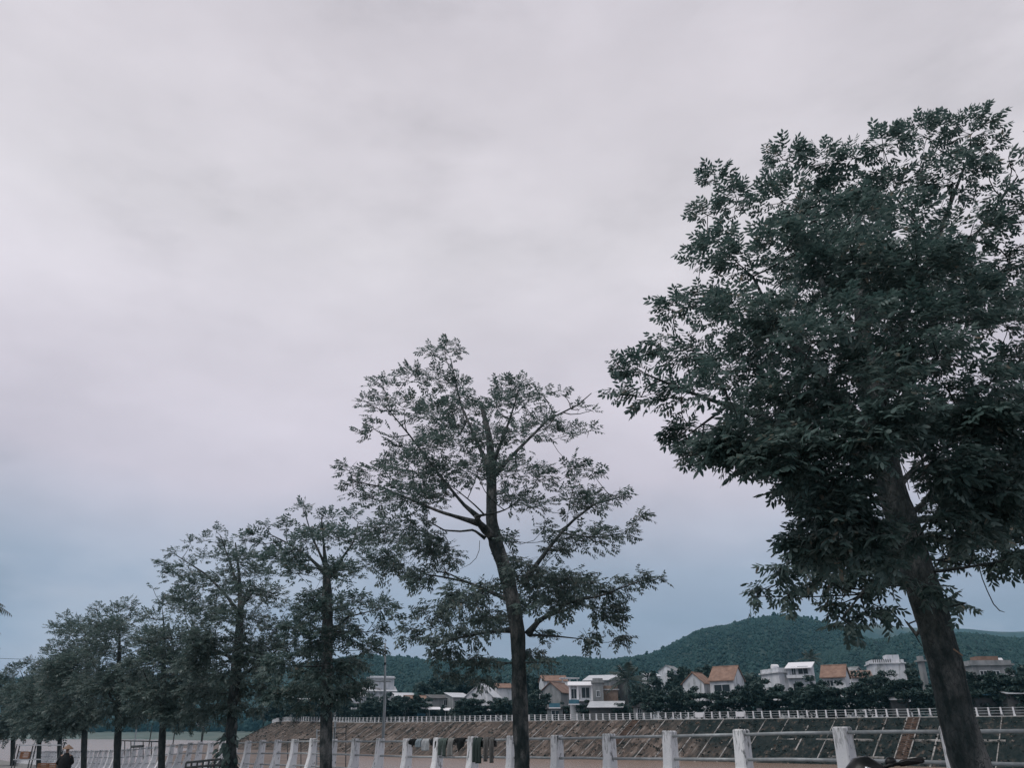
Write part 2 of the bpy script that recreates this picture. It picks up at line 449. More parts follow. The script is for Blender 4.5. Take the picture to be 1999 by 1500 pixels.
def water_mat():
    m, t, b = node_mat('muddy_water')
    b.inputs['Base Color'].default_value = (0.215, 0.150, 0.112, 1)
    b.inputs['Roughness'].default_value = 0.26
    b.inputs['IOR'].default_value = 1.5
    geo = t.nodes.new('ShaderNodeNewGeometry')
    mp = t.nodes.new('ShaderNodeMapping'); mp.inputs['Scale'].default_value = (1, 1.0, 1)
    t.links.new(geo.outputs['Position'], mp.inputs[0])
    n = t.nodes.new('ShaderNodeTexNoise'); n.inputs['Scale'].default_value = 1.3; n.inputs['Detail'].default_value = 4
    t.links.new(mp.outputs[0], n.inputs['Vector'])
    bp = t.nodes.new('ShaderNodeBump'); bp.inputs['Strength'].default_value = 0.55; bp.inputs['Distance'].default_value = 0.16
    t.links.new(n.outputs['Fac'], bp.inputs['Height']); t.links.new(bp.outputs[0], b.inputs['Normal'])
    return m
M['water'] = water_mat()

def bank_mat():
    """pitched-stone river bank: earth-brown to the left, mossy and dark to the right, pale worn patches, streaks running down"""
    m, t, b = node_mat('bank_stone')
    b.inputs['Specular IOR Level'].default_value = 0.05
    b.inputs['Roughness'].default_value = 0.95
    geo = t.nodes.new('ShaderNodeNewGeometry')
    sp_ = t.nodes.new('ShaderNodeSeparateXYZ'); t.links.new(geo.outputs['Position'], sp_.inputs[0])
    def noise(scale, detail=6, stretch=None):
        n = t.nodes.new('ShaderNodeTexNoise'); n.inputs['Scale'].default_value = scale; n.inputs['Detail'].default_value = detail
        n.inputs['Roughness'].default_value = 0.68
        if stretch:
            mp = t.nodes.new('ShaderNodeMapping'); mp.inputs['Rotation'].default_value = (0, 0, rad(-49))
            m2_ = t.nodes.new('ShaderNodeMapping'); m2_.inputs['Scale'].default_value = stretch
            t.links.new(geo.outputs['Position'], mp.inputs[0]); t.links.new(mp.outputs[0], m2_.inputs[0]); t.links.new(m2_.outputs[0], n.inputs['Vector'])
        else: t.links.new(geo.outputs['Position'], n.inputs['Vector'])
        return n.outputs['Fac']
    def ramp(fac, stops):
        r = t.nodes.new('ShaderNodeValToRGB')
        r.color_ramp.elements[0].position = stops[0][0]; r.color_ramp.elements[0].color = (*stops[0][1], 1)
        r.color_ramp.elements[1].position = stops[-1][0]; r.color_ramp.elements[1].color = (*stops[-1][1], 1)
        for p, c in stops[1:-1]:
            e = r.color_ramp.elements.new(p); e.color = (*c, 1)
        t.links.new(fac, r.inputs[0]); return r.outputs[0]
    brown = ramp(noise(1.0, 8, (.32, 1.2, .32)), [(0.36, (0.026, 0.029, 0.027)), (0.46, (0.072, 0.060, 0.052)), (0.57, (0.128, 0.102, 0.086)), (0.71, (0.27, 0.25, 0.23))])
    dark = ramp(noise(1.2, 8, (.6, 1.1, .6)), [(0.36, (0.010, 0.017, 0.017)), (0.56, (0.024, 0.030, 0.029)), (0.70, (0.12, 0.092, 0.074))])
    # moss factor grows to the right (world X)
    ad = t.nodes.new('ShaderNodeMath'); ad.operation = 'MULTIPLY_ADD'
    t.links.new(noise(0.09, 4), ad.inputs[0]); ad.inputs[1].default_value = 40.0; t.links.new(sp_.outputs['X'], ad.inputs[2])
    zz = t.nodes.new('ShaderNodeMath'); zz.operation = 'MULTIPLY_ADD'
    t.links.new(sp_.outputs['Z'], zz.inputs[0]); zz.inputs[1].default_value = 1.5; t.links.new(ad.outputs[0], zz.inputs[2])
    mr = t.nodes.new('ShaderNodeMapRange'); mr.inputs['From Min'].default_value = 42.0; mr.inputs['From Max'].default_value = 53.0
    t.links.new(zz.outputs[0], mr.inputs['Value'])
    mx = t.nodes.new('ShaderNodeMix'); mx.data_type = 'RGBA'
    t.links.new(mr.outputs[0], mx.inputs['Factor']); t.links.new(brown, mx.inputs['A']); t.links.new(dark, mx.inputs['B'])
    t.links.new(mx.outputs['Result'], b.inputs['Base Color'])
    bp = t.nodes.new('ShaderNodeBump'); bp.inputs['Strength'].default_value = 0.45; bp.inputs['Distance'].default_value = 0.15
    t.links.new(noise(3.0, 6), bp.inputs['Height']); t.links.new(bp.outputs[0], b.inputs['Normal'])
    return m
M['bank'] = bank_mat()

# ------------------------------------------------------------------ near promenade, railing line
FX, FK = -0.728, 13.0              # railing: X = FX*Y + FK
TOPS = np.array([(-60, .14), (6, .13), (11.6, .10), (16.6, 0.0), (21.45, -.088), (26.5, -.12), (32, -.22), (37, -.315), (42, -.52), (49, -.79), (63, -1.11), (90, -1.6), (400, -2.6)])
def top_at(Y): return float(np.interp(Y, TOPS[:, 0], TOPS[:, 1]))
def ground_at(X, Y):
    s = -.588 * X + .809 * Y
    return top_at((s + 7.64) / 1.237) - 1.30
FDIR = Vector((-.588, .809, 0)); FNRM = Vector((-.809, -.588, 0))    # along the railing / towards the promenade

ss = np.concatenate([np.linspace(-60, 110, 86), np.linspace(120, 520, 21)])
tt = np.concatenate([np.linspace(-0.9, 3, 8), np.linspace(4, 220, 30)])
P = np.zeros((len(ss), len(tt), 3))
for i, s in enumerate(ss):
    for j, t_ in enumerate(tt):
        base = Vector((FK * .654, FK * .476, 0))       # foot of the perpendicular from the camera to the railing line
        q = base + FDIR * (s) + FNRM * t_
        P[i, j] = (q.x, q.y, ground_at(q.x, q.y))
tag(link('promenade', grid_mesh('promenade', P, M['pave'])), kind='structure')
# the near bank drops from the railing kerb into the river
tt2 = np.array([-0.9, -1.6, -3.0, -5.0, -7.0])
P = np.zeros((len(ss), len(tt2), 3))
for i, s in enumerate(ss):
    for j, t_ in enumerate(tt2):
        q = Vector((FK * .654, FK * .476, 0)) + FDIR * s + FNRM * t_
        g = ground_at(q.x, q.y)
        P[i, j] = (q.x, q.y, g + (-4.9 - g) * (j / 4.0) ** 0.9)
tag(link('near_bank', grid_mesh('near_bank', P, M['soil'])), kind='structure')

# railing: chamfered tapering posts with a flared foot, three pipes, kerb
fence = thing('river_railing', 'near white concrete post railing with three grey pipes running along the whole promenade edge', 'railing', (FX * 11.6 + FK, 11.6, top_at(11.6) - 1.3))
F0 = fence.location.copy()
def post_mesh():
    mb = MB()
    w, d, c = 0.102, 0.096, 0.020
    frz = math.atan2(FDIR.y, FDIR.x)
    ca, sa = math.cos(frz), math.sin(frz)
    def ring(z, w, d, oy=0.0, c=c):
        pts = [(-w + c, -d), (w - c, -d), (w, -d + c), (w, d - c), (w - c, d), (-w + c, d), (-w, d - c), (-w, -d + c)]
        out = []
        for x, y in pts:
            if y > 0: y += oy         # flare towards the promenade
            out.append((x * ca - y * sa, x * sa + y * ca, z))
        return out
    prof = [(0.0, w * .86, d * .84, 0), (-0.02, w, d, 0), (-0.30, w * 1.0, d * 1.02, 0.0), (-0.52, w * 1.02, d * 1.04, 0.01), (-0.70, w * 1.04, d * 1.05, 0.05),
            (-0.86, w * 1.06, d * 1.06, 0.09), (-1.0, w * 1.1, d * 1.1, 0.15), (-1.06, w * 1.1, d * 1.1, 0.19)]
    vs, fs = [], []
    for z, a, b, o in prof: vs += ring(z, a, b, o)
    for i in range(len(prof) - 1):
        for k in range(8): fs.append((i * 8 + k, (i + 1) * 8 + k, (i + 1) * 8 + (k + 1) % 8, i * 8 + (k + 1) % 8))
    fs.append(tuple(range(8)))
    mb.add(vs, fs)
    return mb.mesh('post', M['paint'])
pm = post_mesh()
post_Y = []
i = -3
for i in range(-4, 62):
    inv = 0.565e-4 * (i + 10.74)
    u = 1 / inv - 200
    Y = 1649 * FK / (u + 200)
    if i == -1: Y = 1649 * FK / (1646 + 200)
    if i == -2: Y = 1649 * FK / (1858 + 200)
    post_Y.append(Y)
for Y in post_Y:
    p = Vector((FX * Y + FK, Y, top_at(Y) + random.uniform(-.012, .012)))
    o = link('post', pm, fence, p - F0)
    o.rotation_euler = (random.uniform(-.012, .012), random.uniform(-.012, .012), random.uniform(-.02, .02))
for a, b in zip(post_Y[:-1], post_Y[1:]):
    pa, pb = Vector((FX * a + FK, a, top_at(a))), Vector((FX * b + FK, b, top_at(b)))
    d = (pb - pa).normalized()
    for k, dz in enumerate((-0.075, -0.42, -0.765)):
        sag = random.uniform(-.008, .008)
        mid = (pa + pb) / 2 + Vector((0, 0, dz + sag))
        o_ = FNRM * 0.02
        MB().tube([pa + d * .09 + o_ + Vector((0, 0, dz)), mid + o_, pb - d * .09 + o_ + Vector((0, 0, dz))], 0.0235, 10).build('rail', M['galv'], fence, smooth=True)
kb = MB()
for a, b in zip(post_Y[:-1], post_Y[1:]):
    pa, pb = Vector((FX * a + FK, a, top_at(a))), Vector((FX * b + FK, b, top_at(b)))
    vs = []
    for p in (pa, pb):
        for n_, z in ((-.2, -1.06), (.42, -1.06), (.42, -1.4), (-.2, -1.4)):
            q = p + FNRM * n_; vs.append((q.x, q.y, q.z + z))
    kb.add(vs, [(0, 1, 5, 4), (1, 2, 6, 5), (3, 0, 4, 7)])
kb.build('kerb', M['concrete'], fence)

# ------------------------------------------------------------------ river, far bank
WZ = -3.7
P = np.array([[(x, y, WZ) for x in np.linspace(-2200, 240, 12)] for y in np.linspace(-60, 900, 10)], dtype=float)
tag(link('river', grid_mesh('river', P, M['water'])), kind='structure')

rows = []
for Y in np.linspace(60, 335, 60):
    uL = 318 + 26 * math.sin(Y * .035) + 14 * math.sin(Y * .11 + 1) - max(0, 150 - Y) * .5
    uR = 700
    e = np.linspace(0, 1, 30)
    row = []
    for k in e:
        u = uL + (uR - uL) * k
        z = WZ - .25 + .42 * min(1, k * 7) + .05 * math.sin(Y * .2 + k * 9)
        row.append(((u - 1000) / 1649 * Y, Y, z))
    rows.append(row)
M['mud'] = mat('river_mud', (0.080, 0.064, 0.056), (0.19, 0.150, 0.125), scale=0.30, rough=.8, spec=.2, stretch=(.35, 1, 1))
tag(link('mud_flat', grid_mesh('mud_flat', np.array(rows), M['mud'])), kind='structure')
crest = [Vector((-1.164 * Y + 195, Y, 2.15 + (Y - 111) * .004)) for Y in np.linspace(62, 190, 65)]
for u, Y, z in ((700, 199, 2.5), (672, 205, 2.65), (640, 211, 2.8), (615, 216, 2.95), (590, 221, 3.1), (566, 228, 3.2), (546, 238, 3.3), (534, 252, 3.3), (528, 275, 3.2), (526, 310, 3.1)):
    crest.append(Vector(((u - 1000) / 1649 * Y, Y, z)))
# resample evenly
def resample(pts, step):
    out = [pts[0].copy()]; acc = 0.0
    for a, b in zip(pts[:-1], pts[1:]):
        seg = (b - a); l = seg.length; pos = step - acc
        while pos <= l:
            out.append(a + seg * (pos / l)); pos += step
        acc = (acc + l) % step
    return out
STEP = 0.73
cr_ = resample(crest, STEP)
C = np.array([tuple(p) for p in cr_])
T = np.gradient(C[:, :2], axis=0); T /= np.linalg.norm(T, axis=1)[:, None]
# smooth tangents
for _ in range(6): T = (np.roll(T, 1, 0) + T + np.roll(T, -1, 0)) / 3 if False else T
Nn = np.stack([-T[:, 1], T[:, 0]], 1)
k_ = np.ones(15) / 15
Nn = np.stack([np.convolve(np.pad(Nn[:, c], 7, mode='edge'), k_, 'valid') for c in (0, 1)], 1)
Nn /= np.linalg.norm(Nn, axis=1)[:, None]
SL = 0.54
tcol = np.linspace(0.0, 12.2, 36)
Pb = np.zeros((len(C), len(tcol), 3))
for j, t_ in enumerate(tcol):
    Pb[:, j, 0] = C[:, 0] + Nn[:, 0] * t_; Pb[:, j, 1] = C[:, 1] + Nn[:, 1] * t_
    Pb[:, j, 2] = C[:, 2] - t_ * SL
    if 0 < j:
        Pb[:, j, 2] += fbm(Pb[:, j, 0] * 0.9, Pb[:, j, 1] * 0.9, 3, 4) * 0.06 + fbm(Pb[:, j, 0] * 0.12, Pb[:, j, 1] * 0.12, 9, 2) * .12 - .05
emb = tag(link('embankment', grid_mesh('embankment', Pb, M['bank'])), kind='structure')
def bank_pt(i, t_, up=0.0):
    return Vector((C[i, 0] + Nn[i, 0] * t_, C[i, 1] + Nn[i, 1] * t_, C[i, 2] - t_ * SL + up))
# concrete ribs running down the pitching
ribs = list(range(4, len(C) - 60, 5))
for n_, i in enumerate(ribs):
    if C[i, 1] > 205: continue
    pts = [bank_pt(i, t_, .03 + (0.02 if random.random() < .5 else -.015)) for t_ in (0.0, 2, 4, 6, 8, 10, 11.6)]
    side = Vector((T[i, 0], T[i, 1], 0)) * random.choice((.06, .08, .10))
    # worn away here and there
    s0 = random.choice((0, 0, 0, 1, 2)); s1 = random.choice((7, 7, 7, 6, 5))
    pts = pts[s0:s1]
    mb = MB(); vs = []
    for p in pts:
        vs += [p - side - Vector((0, 0, .15)), p - side + Vector((0, 0, .03)), p + side + Vector((0, 0, .03)), p + side - Vector((0, 0, .15))]
    fs = []
    for k in range(len(pts) - 1):
        for a, b in ((0, 1), (1, 2), (2, 3)): fs.append((k * 4 + a, k * 4 + b, k * 4 + 4 + b, k * 4 + 4 + a))
    mb.add(vs, fs).build('rib', M['rib'], emb)
# two broken horizontal ledges
for t_ in (5.2, 9.1):
    i = 6
    while i < 150:
        n_ = random.randint(4, 16)
        if random.random() < .62:
            mb = MB(); vs = []; fs = []
            rng_i = list(range(i, min(i + n_, 150)))
            for k in rng_i:
                a, b = bank_pt(k, t_, .05), bank_pt(k, t_ + .28, .10)
                vs += [a, b, b - Vector((0, 0, .2))]
            for k in range(len(rng_i) - 1):
                fs += [(k * 3, k * 3 + 1, k * 3 + 4, k * 3 + 3), (k * 3 + 1, k * 3 + 2, k * 3 + 5, k * 3 + 4)]
            if fs: mb.add(vs, fs).build('ledge', M['rib'], emb)
        i += n_ + random.randint(1, 5)
# tufts of weed and loose stones on the pitching
def tufts(name, n, m, smin, smax, flat, pick):
    V, nq = [], 0
    while nq < n:
        i = int(rng.integers(0, len(C) - 45)); t_ = rng.uniform(.3, 11.2)
        if not pick(C[i, 0], t_, rng.random()): continue
        q = bank_pt(i, t_, .03)
        k = int(rng.integers(3, 7))
        p = np.array(q) + rng.normal(0, 1, (k, 3)) * np.array([.22, .22, .03]) + np.array([0, 0, .06])
        t = rng.normal(0, 1, (k, 3)); t[:, 2] = np.abs(t[:, 2]) * flat; t /= np.linalg.norm(t, axis=1)[:, None]
        b = np.cross(t, rng.normal(0, 1, (k, 3))); b /= np.linalg.norm(b, axis=1)[:, None]
        s_ = rng.uniform(smin, smax, k)[:, None]
        V.append(np.stack([p - t * s_ * .3, p + b * s_ * .5, p + t * s_, p - b * s_ * .5], 1).reshape(-1, 3)); nq += k
    V = np.concatenate(V)
    return tag(link(name, np_mesh(name, V, np.arange(len(V)).reshape(-1, 4), m)), kind='stuff')
M['weed'] = leaf_mat('weed', (0.008, 0.015, 0.014), (0.015, 0.024, 0.021), (0.03, 0.038, 0.032), rough=.9, trans=.1)
M['straw_weed'] = leaf_mat('straw_weed', (0.07, 0.055, 0.045), (0.13, 0.10, 0.08), (0.24, 0.21, 0.18), rough=.9, trans=.1)
tufts('bank_weeds', 9000, M['weed'], .10, .34, .8, lambda x, t_, r_: r_ < (.30 if x < 15 else .5 if x < 35 else 1.0))
tufts('bank_rubble', 6000, M['straw_weed'], .07, .26, .25, lambda x, t_, r_: r_ < (1.0 if x < 25 else .22))
# stair flights down the bank
M['stair'] = mat('stair_brick', (0.07, 0.05, 0.04), (0.19, 0.13, 0.10), scale=1.4, rough=.95)
def nearest(u):
    us = 1000 + 1649 * C[:, 0] / C[:, 1]
    return int(np.argmin(np.abs(us - u)))
step_me = MB().box((0, 0, 0), (1.5, .34, .16), 0).mesh('stair_step', M['stair'])
for uc in (1795, 1248):
    i = nearest(uc)
    rz = math.atan2(T[i, 1], T[i, 0])
    for k in range(30):
        p = bank_pt(i, .2 + k * .38, .07)
        o = link('stair_step', step_me, emb, p); o.rotation_euler = (0, 0, rz)
    for s in (-.85, .85):
        side = Vector((T[i, 0], T[i, 1], 0)) * s
        MB().tube([bank_pt(i, 0.1, .12) + side, bank_pt(i, 11.4, .12) + side], .09, 6).build('stair_kerb', M['rib'], emb)

# crest ledge + quay road + town ground
Pt = np.zeros((len(C), 4, 3))
for j, (t_, z) in enumerate(((0.0, 0.0), (0.0, .10), (-.5, .10), (-.5, -.3))):
    Pt[:, j, 0] = C[:, 0] + Nn[:, 0] * (t_ + .02); Pt[:, j, 1] = C[:, 1] + Nn[:, 1] * (t_ + .02); Pt[:, j, 2] = C[:, 2] + z + (.004 if j in (1, 2) else 0)
tag(link('crest_kerb', grid_mesh('crest_kerb', Pt, M['concrete'], smooth=False)), kind='structure')
tg = np.array([0.3, 3, 8, 20, 60, 150, 400])
Pg = np.zeros((len(C), len(tg), 3))
for j, t_ in enumerate(tg):
    dirx = Nn[:, 0] * -1 if j < 3 else np.full(len(C), .35); diry = Nn[:, 1] * -1 if j < 3 else np.full(len(C), .94)
    bx_, by_ = (C[:, 0], C[:, 1]) if j < 3 else (Pg[:, 2, 0], Pg[:, 2, 1])
    tt_ = t_ if j < 3 else t_ - 8
    Pg[:, j, 0] = bx_ + dirx * tt_; Pg[:, j, 1] = by_ + diry * tt_
    Pg[:, j, 2] = C[:, 2] + (0.02 if j < 3 else 0.0)
tag(link('quay_ground', grid_mesh('quay_ground', Pg, M['town'])), kind='structure')
Pf = np.array([[(-.27 * y + (2300 + .27 * y) * k / 7.0, y, 1.2) for k in range(8)] for y in np.linspace(300, 2400, 8)], dtype=float)
tag(link('valley_ground', grid_mesh('valley_ground', Pf, M['town'])), kind='structure')

# low grass bank at the far reach of the river
gb = [Vector(((u - 1000) / 1649 * Y, Y, 0)) for u, Y in ((528, 300), (500, 400), (440, 520), (360, 620), (240, 700), (60, 740), (-300, 770), (-900, 800), (-1500, 840))]
gb = resample(gb, 9.0)
Gc = np.array([tuple(p) for p in gb])
Pq = np.zeros((len(Gc), 12, 3))
for j in range(12):
    t_ = j * 14.0 if j < 11 else 520.0
    Pq[:, j, 0] = Gc[:, 0] + t_ * .25; Pq[:, j, 1] = Gc[:, 1] + t_ * .97
    Pq[:, j, 2] = np.interp(t_, (0, 14, 60, 130, 160), (-3.9, -2.2, 0.6, 3.2, 3.4)) + fbm(Pq[:, j, 0] * .03, Pq[:, j, 1] * .03, 5, 3) * .6
tag(link('grass_bank', grid_mesh('grass_bank', Pq, M['grass'])), kind='structure')
Pe = np.array([[(-2300 + (2300 - .268 * y) * k / 9.0, y, 3.0) for k in range(10)] for y in np.linspace(1180, 2400, 6)], dtype=float)
tag(link('far_meadow', grid_mesh('far_meadow', Pe, M['grass'])), kind='structure')

# far railing on the crest
ff = thing('far_railing', 'far white post railing along the crest of the stone river bank', 'railing', tuple(C[10]))
FF0 = ff.location.copy()
fp = MB()
fp.box((0, 0, .55), (.20, .18, 1.1))
fpm = fp.box((0, -.06, .1), (.26, .30, .2)).mesh('post', M['paint_far'])
for i in range(0, len(C) - 40, 2):
    if 206 < C[i, 1] < 0: continue
    o = link('post', fpm, ff, Vector((C[i, 0] - Nn[i, 0] * .25, C[i, 1] - Nn[i, 1] * .25, C[i, 2] + .09)) - FF0)
    o.rotation_euler = (0, 0, math.atan2(T[i, 1], T[i, 0]))
for z in (1.02, .68, .34):
    MB().tube([(C[i, 0] - Nn[i, 0] * .25, C[i, 1] - Nn[i, 1] * .25, C[i, 2] + .09 + z) for i in range(0, len(C) - 40, 4)], .035, 5).build('rail', M['galv'], ff)

# ------------------------------------------------------------------ hills
def hill(name, table, Y0, Ya, Yb, zb, amp, a0, a1, nc, nr, m, seed):
    u_, v_ = np.array(table).T
    u = np.linspace(a0, a1, nc)
    vs = np.interp(u, u_, v_)
    # smooth the skyline
    kk = np.ones(9) / 9; vs = np.convolve(np.pad(vs, 4, mode='edge'), kk, 'valid')
    cy = (750 - vs) / FPX
    zt = Y0 * (SP + CP * cy) / (CP - SP * cy)
    a = (u - 1000) / (FPX * (CP - SP * cy))
    Ys = np.linspace(Ya, Yb, nr)
    P = np.zeros((nr, nc, 3))
    for r, Y in enumerate(Ys):
        g = np.clip((Y - Ya) / (Y0 - Ya), 0, 1) if Y <= Y0 else max(0, 1 - (Y - Y0) / (Yb - Y0) * .9)
        g = g * g * (3 - 2 * g) * .55 + g * .45
        spur = fbm(a * 22 + seed, np.full_like(a, Y / Y0 * 3.0), seed, 4)
        x = a * Y
        z = zb + (zt - zb) * g + amp * spur * math.sin(min(1, max(0, g)) * math.pi) * (zt - zb) * .35
        P[r, :, 0] = x; P[r, :, 1] = Y; P[r, :, 2] = z
    o = tag(link(name, grid_mesh(name, P, m)), kind='structure')
    return P
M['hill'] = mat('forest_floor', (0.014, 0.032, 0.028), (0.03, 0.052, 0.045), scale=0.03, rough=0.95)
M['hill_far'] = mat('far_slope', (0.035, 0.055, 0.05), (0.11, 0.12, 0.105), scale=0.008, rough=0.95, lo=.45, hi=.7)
T_main = [(-1250, 1412), (-900, 1360), (-500, 1330), (200, 1322), (360, 1318), (500, 1312), (600, 1300), (720, 1287), (770, 1284), (830, 1292), (900, 1297), (1000, 1293), (1100, 1288), (1150, 1290), (1200, 1293), (1250, 1288),
          (1300, 1268), (1350, 1246), (1400, 1230), (1450, 1215), (1500, 1206), (1525, 1203), (1560, 1209), (1610, 1217), (1650, 1230), (1700, 1250), (1760, 1270), (2000, 1290), (2600, 1290)]
T_spur = [(1450, 1330), (1560, 1296), (1640, 1268), (1700, 1254), (1750, 1248), (1800, 1241), (1860, 1239), (1900, 1241), (1950, 1247), (2000, 1251), (2200, 1262), (2600, 1290)]
T_far = [(1200, 1300), (1500, 1255), (1640, 1226), (1690, 1218), (1725, 1219), (1765, 1225), (1850, 1226), (1905, 1228), (1950, 1234), (2000, 1232), (2300, 1228), (2700, 1260)]
Pm = hill('forested_hill', T_main, 950, 420, 1350, 0.0, 1.0, 575, 2400, 400, 120, M['hill'], 3)
Pl = hill('left_ridge', T_main, 1420, 960, 1700, 2.0, 1.0, -1250, 640, 240, 40, M['hill'], 5)
Ps = hill('forested_spur', T_spur, 720, 420, 900, 0.0, 0.8, 1450, 2500, 220, 70, M['hill'], 8)
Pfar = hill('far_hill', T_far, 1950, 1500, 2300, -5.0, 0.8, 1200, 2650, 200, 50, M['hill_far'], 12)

# canopy of single crowns over the hills (a wood that reads as one mass)
ico_v, ico_f = None, None
def ico():
    t = (1 + 5 ** .5) / 2
    v = np.array([(-1, t, 0), (1, t, 0), (-1, -t, 0), (1, -t, 0), (0, -1, t), (0, 1, t), (0, -1, -t), (0, 1, -t), (t, 0, -1), (t, 0, 1), (-t, 0, -1), (-t, 0, 1)], float)
    v /= np.linalg.norm(v[0])
    f = np.array([(0, 11, 5), (0, 5, 1), (0, 1, 7), (0, 7, 10), (0, 10, 11), (1, 5, 9), (5, 11, 4), (11, 10, 2), (10, 7, 6), (7, 1, 8),
                  (3, 9, 4), (3, 4, 2), (3, 2, 6), (3, 6, 8), (3, 8, 9), (4, 9, 5), (2, 4, 11), (6, 2, 10), (8, 6, 7), (9, 8, 1)])
    return v, f
ICV, ICF = ico()
OCV = np.array([(1, 0, 0), (0, 1, 0), (-1, 0, 0), (0, -1, 0), (0, 0, 1), (0, 0, -1)], float)
OCF = np.array([(0, 1, 4), (1, 2, 4), (2, 3, 4), (3, 0, 4), (1, 0, 5), (2, 1, 5), (3, 2, 5), (0, 3, 5)])
def canopy(name, grids, n, rmin, rmax, ridge=0, u_lim=(-100, 2150)):
    pts = []
    for P_, share, rr in grids:
        nr, nc = P_.shape[:2]
        uu = 1000 + 1649 * P_[0, :, 0] / P_[0, :, 1]
        cols = np.where((uu > u_lim[0]) & (uu < u_lim[1]))[0]
        r = rng.integers(int(nr * rr[0]), int(nr * rr[1]), int(n * share)); c = rng.choice(cols[:-1], int(n * share))
        fr, fc = rng.random(len(r))[:, None], rng.random(len(r))[:, None]
        p = P_[r, c] * (1 - fr) * (1 - fc) + P_[r + 1, c] * fr * (1 - fc) + P_[r, c + 1] * (1 - fr) * fc + P_[r + 1, c + 1] * fr * fc
        pts.append(p)
    p = np.concatenate(pts)
    k = len(p)
    rad_ = rng.uniform(rmin, rmax, (k, 1, 1)) * np.where(rng.random((k, 1, 1)) < .08, 1.5, 1.0)
    jit = 1 + rng.uniform(-.3, .3, (k, 6, 1))
    V = OCV[None] * rad_ * jit * np.array([1, 1, .95]) + p[:, None, :]
    V[:, :, 2] += rad_[:, :, 0] * .35
    Fc = OCF[None] + (np.arange(k) * 6)[:, None, None]
    return tag(link(name, np_mesh(name, V.reshape(-1, 3), Fc.reshape(-1, 3), M['canopy'])), kind='stuff')
canopy('hill_woodland', [(Pm, .70, (.05, .62)), (Ps, .26, (.05, .68)), (Pl, .04, (.1, .7))], 70000, .9, 2.0)
# scattered taller trees on the ridge line
def ridge_trees():
    nr, nc = Pm.shape[:2]
    r0 = int((950 - 420) / (1350 - 420) * (nr - 1))
    cols = [c for c in range(nc) if 690 < 1000 + 1649 * Pm[0, c, 0] / Pm[0, c, 1] < 1720]
    V, Fc = [], []
    n = 0
    for c in cols:
        uu = 1000 + 1649 * Pm[0, c, 0] / Pm[0, c, 1]
        dens = 1.3 if 1480 < uu < 1560 else 0.55
        for _ in range(rng.poisson(dens)):
            p = Pm[r0, c] + np.array([rng.uniform(-3, 3), rng.uniform(-10, 10), 0])
            h = rng.uniform(.8, 3.2)
            for k in range(2):
                s = np.array([rng.uniform(1.0, 2.2), rng.uniform(1, 2.2), rng.uniform(1.2, 2.4)])
                V.append(ICV * s * (1 + rng.uniform(-.3, .3, (12, 1))) + p + np.array([rng.uniform(-.8, .8), 0, h - k * 1.6]))
                Fc.append(ICF + n); n += 12
    return tag(link('ridge_woodland', np_mesh('ridge_woodland', np.concatenate(V), np.concatenate(Fc), M['canopy'])), kind='stuff')
ridge_trees()

# dark wood behind the far grass bank
def treeline():
    V, Fc, n = [], [], 0
    for g in Gc:
        for _ in range(9):
            off = rng.uniform(95, 170)
            x, y = g[0] + off * .25 + rng.uniform(-6, 6), g[1] + off * .97
            h = rng.uniform(5, 13)
            for k in range(3):
                s = np.array([rng.uniform(2, 4), rng.uniform(2, 4), rng.uniform(2, 4)])
                V.append(ICV * s * (1 + rng.uniform(-.3, .3, (12, 1))) + np.array([x + rng.uniform(-2, 2), y, 3 + h * (k + .8) / 3]))
                Fc.append(ICF + n); n += 12
    return tag(link('far_treeline', np_mesh('far_treeline', np.concatenate(V), np.concatenate(Fc), M['canopy'])), kind='stuff')
treeline()

# ------------------------------------------------------------------ foliage engine
def spray_template(nl, length, leaf_l, leaf_w, seed):
    """one pinnate leaf along +X: nl leaflets, each 6 verts / 2 quads"""
    r = np.random.default_rng(seed)
    vs = []
    pos = []
    k = (nl - 1) // 2
    for j in range(k):
        f = .22 + .68 * j / max(1, k - 1)
        for s in (-1, 1): pos.append((f + r.uniform(-.03, .03), s, rad(r.uniform(42, 62)) * s))
    pos.append((1.0, 0, r.uniform(-.2, .2)))
    for f, s, ang in pos:
        ll = leaf_l * r.uniform(.8, 1.12) * (0.85 + .3 * math.sin(f * 2.6)); ww = leaf_w * r.uniform(.85, 1.1)
        base = np.array([length * f, 0, -0.10 * length * f * f])
        droop = r.uniform(.15, .75)
        o = np.array([(0, 0, 0), (.32 * ll, ww, -.012), (.70 * ll, ww * .78, -.012), (ll, 0, 0), (.70 * ll, -ww * .78, -.012), (.32 * ll, -ww, -.012)])
        roll = r.uniform(-.5, .5)
        # roll about x, droop about y, swing about z
        y, z = o[:, 1] * math.cos(roll) - o[:, 2] * math.sin(roll), o[:, 1] * math.sin(roll) + o[:, 2] * math.cos(roll)
        x = o[:, 0].copy()
        z = z - droop * x * (x / ll) * .8 - droop * .25 * x
        xx, yy = x * math.cos(ang) - y * math.sin(ang), x * math.sin(ang) + y * math.cos(ang)
        vs.append(np.stack([xx, yy, z], 1) + base)
    return np.array(vs)         # (nl, 6, 3)
LQ = np.array([(0, 1, 2, 3), (0, 3, 4, 5)])

def frames(d, jitter):
    """orthonormal frames with x along d and z roughly up"""
    k = len(d)
    up = np.array([0, 0, 1.0]) + rng.normal(0, jitter, (k, 3))
    x = d / np.linalg.norm(d, axis=1)[:, None]
    z = up - x * (up * x).sum(1)[:, None]
    nz = np.linalg.norm(z, axis=1)[:, None]
    z = np.where(nz > 1e-3, z / np.maximum(nz, 1e-6), np.array([1.0, 0, 0]))
    y = np.cross(z, x)
    return np.stack([x, y, z], 2)       # columns

